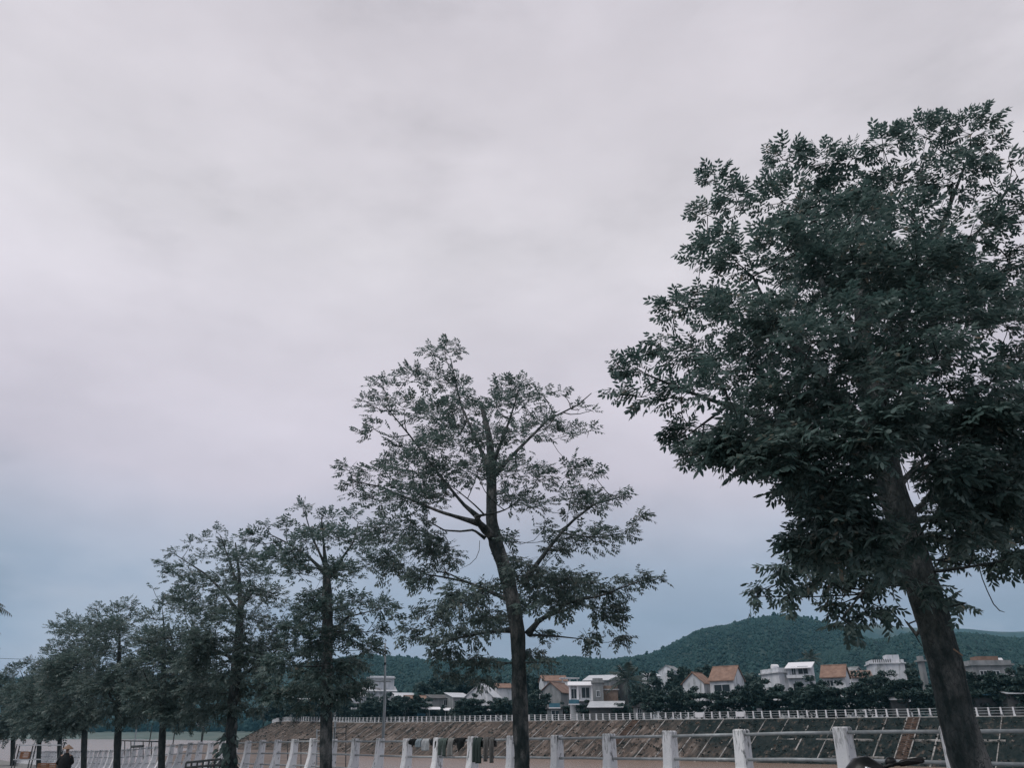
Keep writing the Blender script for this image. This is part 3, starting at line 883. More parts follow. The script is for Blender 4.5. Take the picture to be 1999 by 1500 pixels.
def sprays_to_mesh(name, pos, d, scale, templates, m, off, jitter=.35):
    Rm = frames(d, jitter)
    pick = rng.integers(0, len(templates), len(pos))
    allv = []
    for ti, tpl in enumerate(templates):
        sel = np.where(pick == ti)[0]
        if len(sel) == 0: continue
        t = tpl.reshape(-1, 3)
        V = np.einsum('kij,vj->kvi', Rm[sel], t) * scale[sel][:, None, None] + pos[sel][:, None, :]
        allv.append(V.reshape(-1, 3))
    V = np.concatenate(allv) - np.array(off)
    nl = len(V) // 6
    Q = (LQ[None] + (np.arange(nl) * 6)[:, None, None]).reshape(-1, 4)
    return np_mesh(name, V, Q, m)

def resamp_px(pts, n):
    pts = np.array(pts, float)
    d = np.concatenate([[0], np.cumsum(np.linalg.norm(np.diff(pts[:, :2], axis=0), axis=1))])
    s = np.linspace(0, d[-1], n)
    out = np.stack([np.interp(s, d, pts[:, c]) for c in range(pts.shape[1])], 1)
    k = max(1, n // (len(pts) * 3))
    if k > 1:
        for c in range(pts.shape[1]):
            out[:, c] = np.convolve(np.pad(out[:, c], k, mode='edge'), np.ones(2 * k + 1) / (2 * k + 1), 'valid')
    return out

def limb_tube(mb, path, n=10, rough=0.0, seed=0):
    """path rows (x,y,z,r)"""
    pts = [Vector(p[:3]) for p in path]
    start = len(mb.v)
    mb.tube(pts, [p[3] for p in path], n)
    if rough:
        for k in range(start, len(mb.v)):
            i = (k - start) // n
            if i >= len(pts): break
            v = Vector(mb.v[k]); c = pts[i]
            d = v - c
            f = 1 + rough * mnoise.noise(Vector((v.x * 3.1 + seed, v.y * 3.1, v.z * 1.8))) + rough * .55 * mnoise.noise(Vector((v.x * 11, v.y * 11 + seed, v.z * 7)))
            mb.v[k] = tuple(c + d * f)

LEAF_TPL = [spray_template(9, .30, .105, .0235, s) for s in range(5)] + [spray_template(7, .26, .11, .025, 20 + s) for s in range(4)]

def px_tree(name, label, Y, trunk, limbs, clumps, D=1.6, cover=0.8, leaf='leaf', lscale=1.0, seed=0, own_leaves=0, group='street trees in a row along the promenade',
            dup=1.0, twig=.006, flat=.8, bark='bark', nseg=60, sides=16, hang=0.25, low_v=9999, low_w=1.0):
    global rng
    rng = np.random.default_rng(100 + seed)
    cl = np.array([tuple(c) + ((1.0,) if len(c) == 3 else ()) for c in clumps], float)
    base = PX(trunk[0][0], trunk[0][1], Y)
    # trunk continues down to the ground
    tr = resamp_px(trunk, nseg)
    path = []
    for u, v, w in tr:
        p = PX(u, v, Y); path.append((p.x, p.y, p.z, w * .90 / 2 / ppm(v, Y)))
    p0, p1 = Vector(path[0][:3]), Vector(path[min(6, len(path) - 1)][:3])
    gz = ground_at(p0.x, p0.y)
    ext = []
    dirn = (p0 - p1); dirn = dirn / max(1e-6, -dirn.z)
    k = 1
    while p0.z - k * .12 > gz - .15:
        q = p0 + dirn * (k * .12) * .6 + Vector((0, 0, -k * .12 * .4))
        q = Vector((p0.x + dirn.x * k * .12 * .6, p0.y, p0.z - k * .12))
        ext.append((q.x, q.y, q.z, path[0][3] * (1 + .02 * k + .5 * max(0, (gz + .35 - q.z)))))
        k += 1
    path = ext[::-1] + path
    root = thing(name, label, 'tree', (path[0][0], path[0][1], gz), group=group)
    off = np.array(root.location)
    mb = MB(); limb_tube(mb, path, sides, .15, seed)
    mb.build('trunk', M[bark], root, smooth=True)
    skel = [np.array(p) for p in path if p[2] > PX(0, min(c[1] for c in clumps), Y).z * 0 + path[int(len(path) * .35)][2]]
    for li, lb in enumerate(limbs):
        dY = lb[0]; pts = resamp_px(lb[1], 16)
        pp = []
        for i, (u, v, w) in enumerate(pts):
            y = Y + dY * (i / 15.0) ** 1.1
            p = PX(u, v, y); pp.append((p.x, p.y, p.z, w * (.85 - .3 * i / 15 + .5 * max(0, 1 - i / 2.5)) / 2 / ppm(v, y)))
        mb = MB(); limb_tube(mb, pp, 9, .08, seed + li)
        mb.build('branch', M[bark], root, smooth=True)
        skel += [np.array(p) for p in pp]
    # clumps -> 3D, thicker where the crown is deep
    cu, cv = cl[:, 0].mean(), cl[:, 1].mean()
    ru, rv = np.abs(cl[:, 0] - cu).max() + 1, np.abs(cl[:, 1] - cv).max() + 1
    C3, R3, W3 = [], [], []
    for row in cl:
        u, v, r = row[:3]; wgt = (row[3] if len(row) > 3 else 1.0) * (low_w if v > low_v else 1.0)
        e = min(1.0, math.hypot((u - cu) / ru, (v - cv) / rv))
        depth = D * math.sqrt(max(0.06, 1 - e * e))
        ncop = 1 + int(round(dup * 2 * (1 - e)))
        offs = [rng.uniform(-.6, .6) * depth] if ncop == 1 else list(np.linspace(-1, 1, ncop) * depth + rng.uniform(-.25, .25, ncop) * depth)
        for dy in offs:
            y = Y + dy
            jr = 0 if ncop == 1 else r * .35
            p = PX(u + rng.uniform(-jr, jr), v + rng.uniform(-jr, jr), y)
            C3.append(np.array(p)); R3.append(r / ppm(v, y)); W3.append(wgt)
    C3, R3, W3 = np.array(C3), np.array(R3), np.array(W3)
    # branchlets grow from the skeleton to each clump
    S = np.array(skel)
    axis = np.array(path[int(len(path) * .7)][:3])
    order = np.argsort(np.linalg.norm(C3 - axis, axis=1))
    S_pts, S_r = S[:, :3].copy(), S[:, 3].copy()
    mbt = MB()
    for i in order:
        c = C3[i]
        dv = c - S_pts
        dist = np.linalg.norm(dv, axis=1)
        cost = dist * (1 + .8 * (dv[:, 2] < -0.1)) + .35 * (S_r < .012)
        j = int(np.argmin(cost))
        a = S_pts[j]; ln = dist[j]
        if ln < .08: continue
        r0 = min(S_r[j] * .75, .010 + .011 * ln + twig)
        n = max(4, int(ln / .18))
        ts = np.linspace(0, 1, n)
        bow = rng.normal(0, .06 * ln, 3); bow[2] += -.05 * ln
        pts = a[None] + (c - a)[None] * ts[:, None] + bow[None] * np.sin(ts * math.pi)[:, None]
        rr = r0 + (twig - r0) * ts
        mbt.tube([Vector(p) for p in pts], list(rr), 5, cap=False)
        S_pts = np.concatenate([S_pts, pts[1:]]); S_r = np.concatenate([S_r, rr[1:]])
        # twigs inside the clump
        for _ in range(4):
            dd = rng.normal(0, 1, 3); dd[2] = dd[2] * .6 + .2; dd /= np.linalg.norm(dd)
            e = c + dd * R3[i] * rng.uniform(.6, 1.0)
            m_ = (c + e) / 2 + np.array([0, 0, .06 * R3[i]])
            mbt.tube([Vector(c), Vector(m_), Vector(e)], [twig, twig * .8, twig * .45], 4, cap=False)
    mbt.build('branchlets', M['twig' if leaf == 'leaf_sparse' else 'bark_dark'], root, smooth=True)['kind'] = 'stuff'
    # sprays
    area = 0.021 * lscale ** 2
    cnt = np.maximum(2, (cover * W3 * math.pi * R3 ** 2 / area)).astype(int)
    tot = int(cnt.sum())
    idx = np.repeat(np.arange(len(C3)), cnt)
    dv = rng.normal(0, 1, (tot, 3)); dv /= np.linalg.norm(dv, axis=1)[:, None]
    dv[:, 2] = np.where(rng.random(tot) < .62, np.abs(dv[:, 2]), dv[:, 2])
    rad_ = rng.random(tot) ** .36
    p = C3[idx] + dv * (rad_ * np.maximum(R3[idx] - .17 * lscale, .30 * R3[idx]))[:, None] * np.array([1, 1, flat])
    cen = C3.mean(0)
    outw = p - np.array([axis[0], axis[1], cen[2] - .8]); outw /= np.linalg.norm(outw, axis=1)[:, None] + 1e-6
    d = dv * .8 + outw * .75 + rng.normal(0, .35, (tot, 3)); d[:, 2] = d[:, 2] * .6 - hang * rng.random(tot)
    sc = rng.uniform(.62, 1.25, tot) * lscale
    keep = np.ones(tot, bool)
    if own_leaves:
        # the outermost leaves as seen along the row are separate parts
        fr = p[:, 1] - 0.0
        sil = np.linalg.norm((p - cen)[:, [0, 2]], axis=1) + (cen[1] - p[:, 1]) * .5
        chosen = np.argsort(-sil)
        ulim = (1000 + FPX * 0)
        sel = []
        for q in chosen:
            u = 1000 + FPX * p[q, 0] / (p[q, 1] * CP + p[q, 2] * SP)
            if 0 < u < 1990: sel.append(q)
            if len(sel) >= own_leaves: break
        keep[sel] = False
        tm = []
        for tpl in LEAF_TPL[:6]:
            V = tpl.reshape(-1, 3); nl = len(tpl)
            Q = (LQ[None] + (np.arange(nl) * 6)[:, None, None]).reshape(-1, 4)
            tm.append(np_mesh('leaf', V, Q, M[leaf]))
        Rm = frames(d[sel], .35)
        for k, q in enumerate(sel):
            o = link('leaf', tm[k % len(tm)], root)
            m4 = Matrix(Rm[k].tolist()).to_4x4() @ Matrix.Scale(float(sc[q]), 4)
            m4.translation = Vector(p[q] - off)
            o.matrix_local = m4
    me = sprays_to_mesh('foliage', p[keep], d[keep], sc[keep], LEAF_TPL, M[leaf], off)
    f = link('foliage', me, root)
    f['kind'] = 'stuff'
    return root

KT = 11.5
def tree_Y(u): return 1649 * KT / (u + 200)

# --- tree 1: the big one at right
c1 = [(1810,268,52),(1895,262,58),(1930,290,30),(1725,290,48),(1530,312,44),(1612,318,48),(1665,310,38),(1395,352,32),(1440,395,46),(1382,420,34),(1530,395,66),(1640,405,76),(1750,385,76),(1860,355,72),(1930,330,26,.5),(1972,318,18,.5),(1950,382,34,.8),
 (1372,502,36),(1402,478,42),(1455,520,66),(1560,505,76),(1680,515,86),(1800,495,86),(1895,460,66),(1965,425,38,.8),(1970,520,50),(1925,575,55),(1362,592,44),(1312,606,36),(1430,615,66),(1540,628,76),(1660,635,86),(1780,615,86),(1875,640,76),(1960,640,46),(1992,595,40),
 (1292,682,38),(1340,700,56),(1245,720,42),(1206,712,18),(1252,776,42),(1212,766,17),(1330,780,56),(1420,740,76),(1530,748,76),(1640,757,86),(1760,738,86),(1945,745,60),(1870,765,50),(1992,705,50),(1340,852,44),(1392,870,46),(1450,850,66),(1560,858,76),(1650,870,60),(1355,890,32),
 (1500,920,44),(1532,948,32),(1440,890,40),(1820,850,52),(1905,850,68),(1982,850,66),(1850,950,52),(1922,960,76),(1992,955,60),(1960,1040,58),(1885,1055,48),(1992,1088,40),(1855,1090,32),(1650,965,62),(1605,1005,50),(1572,1058,46),(1620,1062,56),(1685,1025,46),
 (1530,1112,36),(1492,1150,26),(1471,1166,15),(1562,1150,26),(1541,1168,18),(1612,1128,36),(1680,1130,46),(1642,1178,32),(1652,1215,26),(1692,1200,26),(1740,1130,36),(1722,1188,30),(1812,1150,34),(1850,1170,24),(1880,1180,15),(1800,1060,34),
 (2060,300,70),(2050,420,80),(2070,560,90),(2090,700,90),(2080,850,90),(2060,980,80),(2050,1080,60),(2160,520,90),(2170,680,90),(2170,840,80),(2140,960,60),
 (1600,560,70),(1720,580,80),(1500,690,70),(1590,690,70),(1700,700,80),(1820,690,80),(1480,790,70),(1600,810,70),(1720,820,70),(1560,450,60),(1850,560,80),(1690,440,70),(1780,440,70),(1610,930,50),(1700,930,45),(1690,868,58),(1660,1012,56),(1700,1062,46),(1742,1088,36),(1650,1072,54),(1600,962,52),(1792,1122,36),(1630,1020,50),(1590,1092,44),(1700,1100,40),(1870,905,64),(1945,905,70),(1840,1010,44),(1900,1010,60),(1960,1095,50),(1930,815,60),(1970,780,56),(1880,960,60),(1800,845,46),(1765,800,56),(1735,850,46),(1560,905,48),(1470,905,46)]
t1_trunk = [(1905,1520,88),(1888,1470,82),(1868,1400,74),(1844,1290,70),(1812,1180,70),(1772,1050,64),(1740,950,60),(1720,870,56),(1702,780,48),(1690,700,38),(1682,600,28),(1690,480,20)]
t1_limbs = [(-.5, [(1722,900,44),(1690,840,36),(1650,790,28),(1590,720,22),(1520,640,14),(1470,540,9)]),
            (.6, [(1708,790,34),(1740,680,26),(1790,560,20),(1840,440,14),(1885,320,8)]),
            (-.9, [(1735,930,30),(1660,880,24),(1560,840,20),(1440,800,14),(1330,760,10),(1260,730,6)]),
            (.8, [(1745,960,13),(1800,900,11),(1880,850,9),(1960,820,12),(2060,800,8)]),
            (-.7, [(1760,1020,13),(1830,960,10),(1920,930,8),(2010,930,8)]),
            (1.0, [(1700,770,26),(1650,660,20),(1600,540,14),(1560,420,9)]),
            (-.6, [(1780,1080,16),(1720,1040,12),(1640,1060,9),(1560,1120,6),(1500,1150,4)]),
            (-.6, [(1800,1140,16),(1740,1120,11),(1690,1150,8),(1650,1200,5)]),
            (.3, [(1818,1200,12),(1790,1240,10),(1770,1215,7)]),
            (.4, [(1850,520,10),(1920,440,7),(1990,340,5),(1968,322,3)])]
big = px_tree('street_tree', 'largest leaning street tree with dense dark crown, behind the parked motorbike', 9.05, t1_trunk, t1_limbs, c1, D=2.1, cover=1.45, leaf='leaf', lscale=.68, seed=1, own_leaves=290, dup=.75, low_v=800, low_w=1.75)

# --- tree 2: taller sparse crown in the middle
c2 = [(870,690,36),(900,683,16,.8),(840,690,22),(800,738,34),(850,745,42),(890,760,42),(750,760,34),(714,785,20),(740,800,36),(790,800,42),(710,848,20),(730,838,22),(850,820,46),(910,800,40),(980,760,34),(1010,755,30),(960,800,40),(1030,790,40,.8),(1060,770,26,.8),(1100,772,20,.6),(1130,800,24,.6),(1155,802,14,.6),(1150,842,20,.7),(1110,850,26,.8),(1060,840,40,.8),(1010,850,42,.8),(960,870,46),(900,870,54),(840,880,46),(780,870,30),
 (682,920,26),(664,915,14),(690,955,34),(740,930,40),(800,930,54),(860,930,50),(930,930,46),(1000,930,46),(1060,930,36),(1120,920,30),(1160,920,20),(730,980,46),(790,990,54),(850,975,40),(1000,980,40),(1050,990,30),(1110,985,40),(1160,980,42),(1210,970,26),(1250,1010,26),(1270,1004,12),(1220,1040,30),(1160,1040,46),(1100,1060,36),(1060,1030,26,.7),
 (750,1050,54),(810,1060,54),(860,1090,40),(770,1110,46),(830,1130,36),(1010,1130,46),(1060,1150,50),(1110,1130,46),(1150,1160,46),(1200,1150,36),(1250,1130,30),(1290,1130,14),(1180,1210,46),(1210,1250,26),(1150,1250,30),(1190,1190,36),(960,1150,34),(900,1180,50),(850,1200,46),(800,1230,30),(860,1250,42),(910,1240,50),(960,1220,40),(870,1280,36),(920,1290,36),(960,1290,26),(1040,1280,34),(1060,1240,26),(985,1060,22),(1000,1090,26),(940,1330,26),(880,1320,24),(790,1245,16),(1060,1295,24),(1100,1170,40),(1020,1180,34)]
t2_trunk = [(1020,1520,35),(1018,1450,34),(1014,1330,33),(1011,1230,33),(1000,1170,32),(985,1110,31),(968,1060,31),(960,1020,26),(960,960,24),(960,900,21),(955,850,14),(940,790,8)]
t2_limbs = [(-.6, [(968,1055,24),(948,1035,24),(936,1022,20),(930,1008,17)]),
            (-.8, [(934,1022,10),(900,1012,9),(860,1000,8),(800,975,7),(740,950,5),(690,940,3)]),
            (.5, [(936,1012,9),(905,985,8),(860,930,7),(800,850,5),(750,790,3.5)]),
            (-.4, [(948,1052,6),(925,1035,6),(900,1038,5.5),(868,1036,5),(840,1020,4)]),
            (.6, [(958,920,12),(930,860,9),(900,790,6),(880,700,3.5)]),
            (-.6, [(960,910,11),(985,850,8),(1005,790,5),(1015,755,3)]),
            (.7, [(962,930,11),(1010,880,8),(1070,820,6),(1130,790,4.5),(1155,768,3)]),
            (.9, [(1022,1140,14),(1050,1100,11),(1080,1060,9),(1115,1020,8),(1160,985,6),(1215,970,4)]),
            (-.8, [(1030,1240,12),(1055,1210,11),(1085,1195,10),(1112,1175,8),(1170,1165,6),(1250,1135,4)]),
            (.3, [(1070,1200,9),(1100,1194,8),(1125,1180,6),(1160,1160,4)]),
            (.5, [(990,1170,9),(955,1155,8),(915,1138,7),(870,1128,6),(820,1120,4)]),
            (-.7, [(905,1135,5),(880,1122,4),(850,1115,3)]),
            (-.4, [(1000,1230,10),(950,1235,8),(900,1245,6),(850,1260,4)])]
px_tree('street_tree', 'tall sparse street tree with forked trunk beside the laundry on the railing', 15.6, t2_trunk, t2_limbs, c2, D=2.0, cover=.85, leaf='leaf_sparse', lscale=.64, seed=2, own_leaves=180, dup=.75, low_v=1040, low_w=1.5, nseg=60)

# --- tree 3
c3 = [(592,996,22),(640,1012,24),(688,1010,24),(520,1028,18),(560,1030,22),(480,1055,20),(505,1050,22),(600,1064,34),(552,1088,30),(580,1128,30),(648,1060,36),(700,1060,34),(680,1112,38),(728,1100,36),(745,1060,26),(755,1110,28),(620,1168,30),(650,1200,34),(690,1184,32),(740,1184,30),(768,1206,18),(600,1208,32),(572,1232,28),(620,1240,34),(680,1232,34),(740,1235,24),(720,1264,26),(612,1276,36),(680,1300,36),(700,1338,30),(620,1320,40),(592,1345,34),(556,1352,30),(640,1362,36),(592,1382,26),(535,1362,26),(672,1352,30),(575,1095,26),(530,1090,24),(560,1300,34),(530,1320,30),(650,1110,24)]
px_tree('street_tree', 'open-crowned street tree beside the metal ladder and pipe frame', tree_Y(637), [(637,1520,26),(637,1450,26),(639,1350,26),(640,1230,25),(639,1150,20),(637,1110,11),(632,1060,5),(628,1010,2.5)],
        [(.5, [(636,1120,9),(600,1085,7),(560,1060,5),(520,1040,3)]), (-.5, [(640,1130,9),(665,1095,7),(690,1060,5),(700,1020,3)]), (.6, [(642,1240,7),(680,1205,5),(740,1190,3)]),
         (-.6, [(636,1240,7),(600,1215,5),(570,1230,3)]), (-.4, [(638,1110,7),(610,1050,5),(595,1000,3)]), (.3, [(640,1300,7),(680,1320,5),(700,1335,3)])],
        c3, D=1.7, cover=1.2, leaf='leaf', lscale=.85, seed=3, dup=1.0, low_v=1220, low_w=1.5, nseg=36, sides=12)

# --- tree 4
c4 = [(424,1040,16,.7),(400,1056,18,.7),(440,1060,20,.7),(372,1062,16,.6),(342,1078,18,.7),(322,1104,20,.8),(335,1126,22),(362,1112,26,.8),(392,1090,26,.7),(440,1085,30,.7),(472,1100,32),(500,1128,32),(384,1144,32),(424,1136,34,.8),(452,1168,34),(492,1168,36),(530,1165,32),(560,1190,28),(360,1172,32),(400,1192,34),(440,1216,36),(500,1216,38),(540,1232,32),(560,1264,26),(400,1240,34),(460,1264,36),(520,1272,34),(420,1280,34),(390,1275,32),(480,1304,38),(432,1320,40),(380,1312,36),(520,1310,36),(400,1352,38),(448,1360,34),(488,1344,36),(376,1352,34),(420,1392,34),(460,1385,28),(520,1345,32),(500,1385,22),(380,1390,28)]
px_tree('street_tree', 'street tree with ivy-wrapped trunk foot beside the low dark metal rail', tree_Y(450), [(452,1520,24),(452,1450,23),(454,1380,22),(462,1300,22),(468,1230,18),(470,1180,11),(467,1120,6),(460,1060,2.5)],
        [(.5, [(468,1200,9),(440,1160,7),(400,1120,5),(345,1085,3)]), (-.5, [(468,1190,8),(500,1150,6),(535,1160,4)]), (.4, [(466,1150,7),(450,1100,5),(430,1045,3)]), (-.4, [(462,1290,8),(420,1270,6),(380,1260,4)]),
         (.6, [(462,1330,9),(500,1300,7),(550,1265,4)])],
        c4, D=1.9, cover=1.1, leaf='leaf_sparse', lscale=.9, seed=4, dup=1.0, low_v=1230, low_w=1.5, nseg=34, sides=12)

# --- trees 5..11, receding to the left
c5 = [(300,1152,9,.6),(318,1178,14,.7),(332,1182,24),(360,1200,32),(300,1210,28),(290,1250,40),(340,1250,44),(380,1258,38),(310,1300,44),(360,1310,44),(270,1300,34),(330,1350,46),(380,1350,36),(290,1350,38),(350,1392,32),(310,1388,30),(390,1310,34),(400,1390,24),(395,1230,24),(270,1385,30),(375,1410,26),(405,1340,34),(260,1345,30),(335,1405,24)]
c6 = [(190,1190,18),(250,1185,20),(228,1196,22),(200,1220,34),(260,1218,32),(170,1240,34),(222,1258,44),(272,1268,36),(190,1290,44),(240,1310,46),(200,1340,46),(260,1350,38),(222,1392,38),(252,1405,26),(190,1395,26),(225,1225,30),(160,1340,34),(165,1395,28),(285,1330,30),(280,1395,26)]
c7 = [(128,1205,12),(105,1226,15),(165,1412,26),(140,1420,22),(150,1222,26),(140,1250,36),(172,1270,38),(118,1270,32),(150,1310,42),(182,1330,40),(130,1350,42),(170,1388,38),(140,1402,32),(118,1312,34),(110,1390,26)]
c8 = [(95,1280,18),(120,1298,30),(90,1312,28),(110,1340,38),(132,1370,34),(95,1380,34),(116,1412,28),(85,1415,22),(150,1395,26),(70,1400,26),(60,1360,28),(100,1428,24),(130,1424,24),(145,1360,34)]
c9 = [(62,1298,16),(32,1306,16),(70,1330,32),(40,1350,32),(80,1370,34),(50,1400,32),(75,1422,20),(48,1428,24),(90,1426,24),(65,1385,36)]
c10 = [(15,1322,18),(30,1360,32),(4,1380,32),(24,1412,26),(2,1342,28),(-22,1370,34),(-10,1410,26),(15,1428,26),(35,1422,24),(0,1432,20)]
c11 = [(-40,1340,30),(-55,1380,36),(-30,1410,28),(-20,1330,20),(-70,1350,30)]
for nm, u, w, vtop, cl_, sc_l, sd, lab in (
        ('street_tree', 315, 15, 1230, c5, 1.05, 5, 'street tree with bare twig tip rising above its crown, next left of the ivy-wrapped tree'),
        ('street_tree', 228, 15, 1240, c6, 1.15, 6, 'broad street tree with slanting trunk top, third trunk left of the ivy-wrapped tree'),
        ('street_tree', 163, 12, 1270, c7, 1.25, 7, 'street tree right of the seated person in the straw hat'),
        ('street_tree', 115, 9, 1320, c8, 1.4, 8, 'slim street tree just left of the seated person in the straw hat'),
        ('street_tree', 75, 9, 1340, c9, 1.55, 9, 'short street tree standing behind the orange crate rack'),
        ('street_tree', 24, 9, 1360, c10, 1.7, 10, 'street tree with hazy low crown near the left picture edge, left of the crate rack'),
        ('street_tree', -30, 9, 1370, c11, 1.8, 11, 'farthest street tree, its crown cut by the left picture edge')):
    Yt = tree_Y(u)
    px_tree(nm, lab, Yt, [(u, 1520, w), (u + 2, 1450, w), (u + 4, 1400, w * .95), (u + 5, vtop + 50, w * .6), (u + 6, vtop, w * .25), (u + 3, vtop - 35, w * .12)],
            [(.8, [(u + 4, 1385, w * .6), (u + 25, 1340, w * .4), (u + 45, 1300, w * .2)]), (-.8, [(u + 4, 1390, w * .6), (u - 20, 1345, w * .4), (u - 35, 1310, w * .2)])],
            cl_, D=2.2, low_v=1290, low_w=1.8, cover=1.05, leaf='leaf_sparse', lscale=sc_l, seed=sd, dup=.8, nseg=20, sides=10, bark='bark_dark', twig=.012)

# ------------------------------------------------------------------ far-bank trees (one mesh set per kind, copied)
def small_tree_meshes(seed, kind):
    r = np.random.default_rng(seed)
    # unit tree: height 1 m, crown width ~0.8
    mb = MB()
    mb.tube([(0, 0, -.03), (.01, 0, .2), (.015, .01, .42), (0, 0, .7)], [.022, .018, .014, .006], 6)
    for k in range(5):
        a = k * 1.256 + r.uniform(0, .6); z0 = r.uniform(.25, .5)
        mb.tube([(0.01, 0, z0), (.16 * math.cos(a), .16 * math.sin(a), z0 + .12), (.3 * math.cos(a), .3 * math.sin(a), z0 + .2)], [.01, .007, .003], 4)
    trunk = mb.mesh('trunk', M['bark_dark'])
    cl = []
    for _ in range(46):
        while True:
            p = r.uniform(-1, 1, 3)
            if (p ** 2).sum() < 1: break
        if kind == 'cone':
            z = (p[2] + 1) / 2; c = np.array([p[0] * .26 * (1 - z), p[1] * .26 * (1 - z), .12 + .85 * z]); q = .06 + .08 * (1 - z)
        elif kind == 'tier':
            z = round((p[2] + 1) / 2 * 3) / 3; c = np.array([p[0] * (.48 - .16 * z), p[1] * (.48 - .16 * z), .26 + .64 * z]); q = .12
        else:
            c = np.array([p[0] * .44, p[1] * .44, .58 + p[2] * .36]); q = r.uniform(.09, .15)
        cl.append((*c, q))
    cl = np.array(cl)
    n = 3200
    i = r.integers(0, len(cl), n)
    dv = r.normal(0, 1, (n, 3)); dv /= np.linalg.norm(dv, axis=1)[:, None]
    p = cl[i, :3] + dv * (cl[i, 3] * r.random(n) ** .4)[:, None] * np.array([1, 1, .6])
    t = r.normal(0, 1, (n, 3)); t[:, 2] *= .45; t /= np.linalg.norm(t, axis=1)[:, None]
    b = np.cross(t, r.normal(0, 1, (n, 3)) * np.array([.5, .5, 1]) + np.array([0, 0, .8])); b /= np.linalg.norm(b, axis=1)[:, None]
    s = r.uniform(.03, .058, n)[:, None]
    V = np.stack([p - t * s, p + b * s * .5, p + t * s - np.array([0, 0, .012]), p - b * s * .5], 1).reshape(-1, 3)
    Q = np.arange(4 * n).reshape(-1, 4)
    return trunk, np_mesh('crown', V, Q, M['leaf_far'])
KINDS = {k: [small_tree_meshes(s * 31 + 5, k) for s in range(3)] for k in ('round', 'tier', 'cone')}
def quay_z(Y): return 2.2
def bank_tree(u, vtop, wpx, Y, label, kind='round', group='trees along the far quay', vb=None):
    x = (u - 1000) / 1620 * Y
    top = PX(u, vtop, Y).z
    z0 = quay_z(Y)
    h = max(2.0, top - z0)
    wid = wpx / (1649 / Y)
    r = thing('bank_tree', label, 'tree', (x, Y, z0), group=group)
    tm, cm = KINDS[kind][random.randrange(3)]
    base_w = {'round': .92, 'tier': .95, 'cone': .5}[kind]
    rz = random.uniform(0, 6.28)
    for nm, me in (('trunk', tm), ('crown', cm)):
        o = link(nm, me, r)
        if nm == 'crown': o['kind'] = 'stuff'
        o.rotation_euler = (0, 0, rz)
        o.scale = (wid * 1.22 / base_w, wid * 1.22 / base_w, h)
    return r
def crestY(u):   # distance to the crest at photo column u
    i = nearest(u); return C[i, 1]
front = [(520,1378,44,'round','at the left end of the far railing'),(556,1366,50,'round','second from the left end of the far railing'),(592,1358,56,'round','left of the metal ladder top'),(628,1352,56,'tier','straight above the metal ladder'),(664,1354,52,'round','right of the metal ladder'),(700,1362,46,'tier','behind the far railing left of the lamp pole'),(733,1370,44,'tier','just left of the grey lamp pole'),(770,1362,50,'round','just right of the grey lamp pole'),(800,1352,56,'round','in front of the small tiled shed'),
 (832,1362,46,'tier','right of the small tiled shed'),(866,1374,17,'cone','beside the white awnings'),(912,1362,52,'round','between the white awnings and the white gable house'),(950,1368,44,'tier','below the white gable house'),
 (982,1358,46,'round','left of the sparse street tree trunk'),(1052,1345,44,'round','right of the sparse street tree trunk'),(1100,1370,34,'tier','left of the white two-storey house front'),(1142,1366,34,'tier','in front of the white two-storey house'),
 (1210,1372,34,'round','at the foot of the coconut palm'),(1262,1342,54,'round','right of the coconut palm'),(1302,1346,50,'tier','left of the small tiled gable house'),(1330,1338,46,'round','in front of the small tiled gable house left corner'),
 (1366,1338,50,'tier','in front of the gap between the two tiled gable houses'),(1412,1342,52,'round','in front of the larger tiled gable house'),(1452,1334,50,'round','right of the larger tiled gable house'),(1490,1320,66,'round','left of the modern white house with the roof tank'),
 (1536,1362,44,'tier','in front of the modern white house base'),(1584,1317,66,'round','right of the modern white house'),(1636,1326,66,'tier','in front of the tiled house behind the tallest fence post'),(1690,1308,66,'round','below the white balustraded house'),
 (1738,1306,60,'round','left of the low white kiosk'),(1778,1304,66,'tier','behind the left side of the leaning trunk'),(1830,1330,50,'round','hidden partly by the leaning trunk'),(1906,1310,66,'tier','right of the leaning trunk'),
 (1956,1303,70,'round','in front of the grey house with roof tank at the right'),(1996,1300,60,'tier','at the right edge of the quay'),(2044,1305,60,'round','beyond the right edge of the quay'),(1882,1312,56,'round','between the leaning trunk and the grey house'),(1978,1322,54,'tier','in front of the dark shop with the white awning'),(1930,1312,54,'round','in front of the grey flat-roofed house'),(1612,1332,54,'round','below the long-ridged tiled house'),(1556,1334,44,'round','in front of the white annex'),(1520,1338,46,'tier','below the blue parapet'),(1720,1346,44,'tier','right below the balustraded house'),(1150,1388,26,'round','beside the low tin-roofed shed'),(1066,1372,34,'tier','by the dark shop with the blue fascia'),(760,1350,44,'round','in front of the long white building'),(722,1352,40,'round','at the left corner of the long white building'),(930,1352,44,'tier','in front of the white gable house')]
for u, vt, w, k, where in front:
    Y = crestY(u) + random.uniform(4.2, 6.2)
    bank_tree(u, vt, w, Y, ('layered' if k == 'tier' else 'dark conical' if k == 'cone' else 'dark rounded') + ' quay tree ' + where, k)
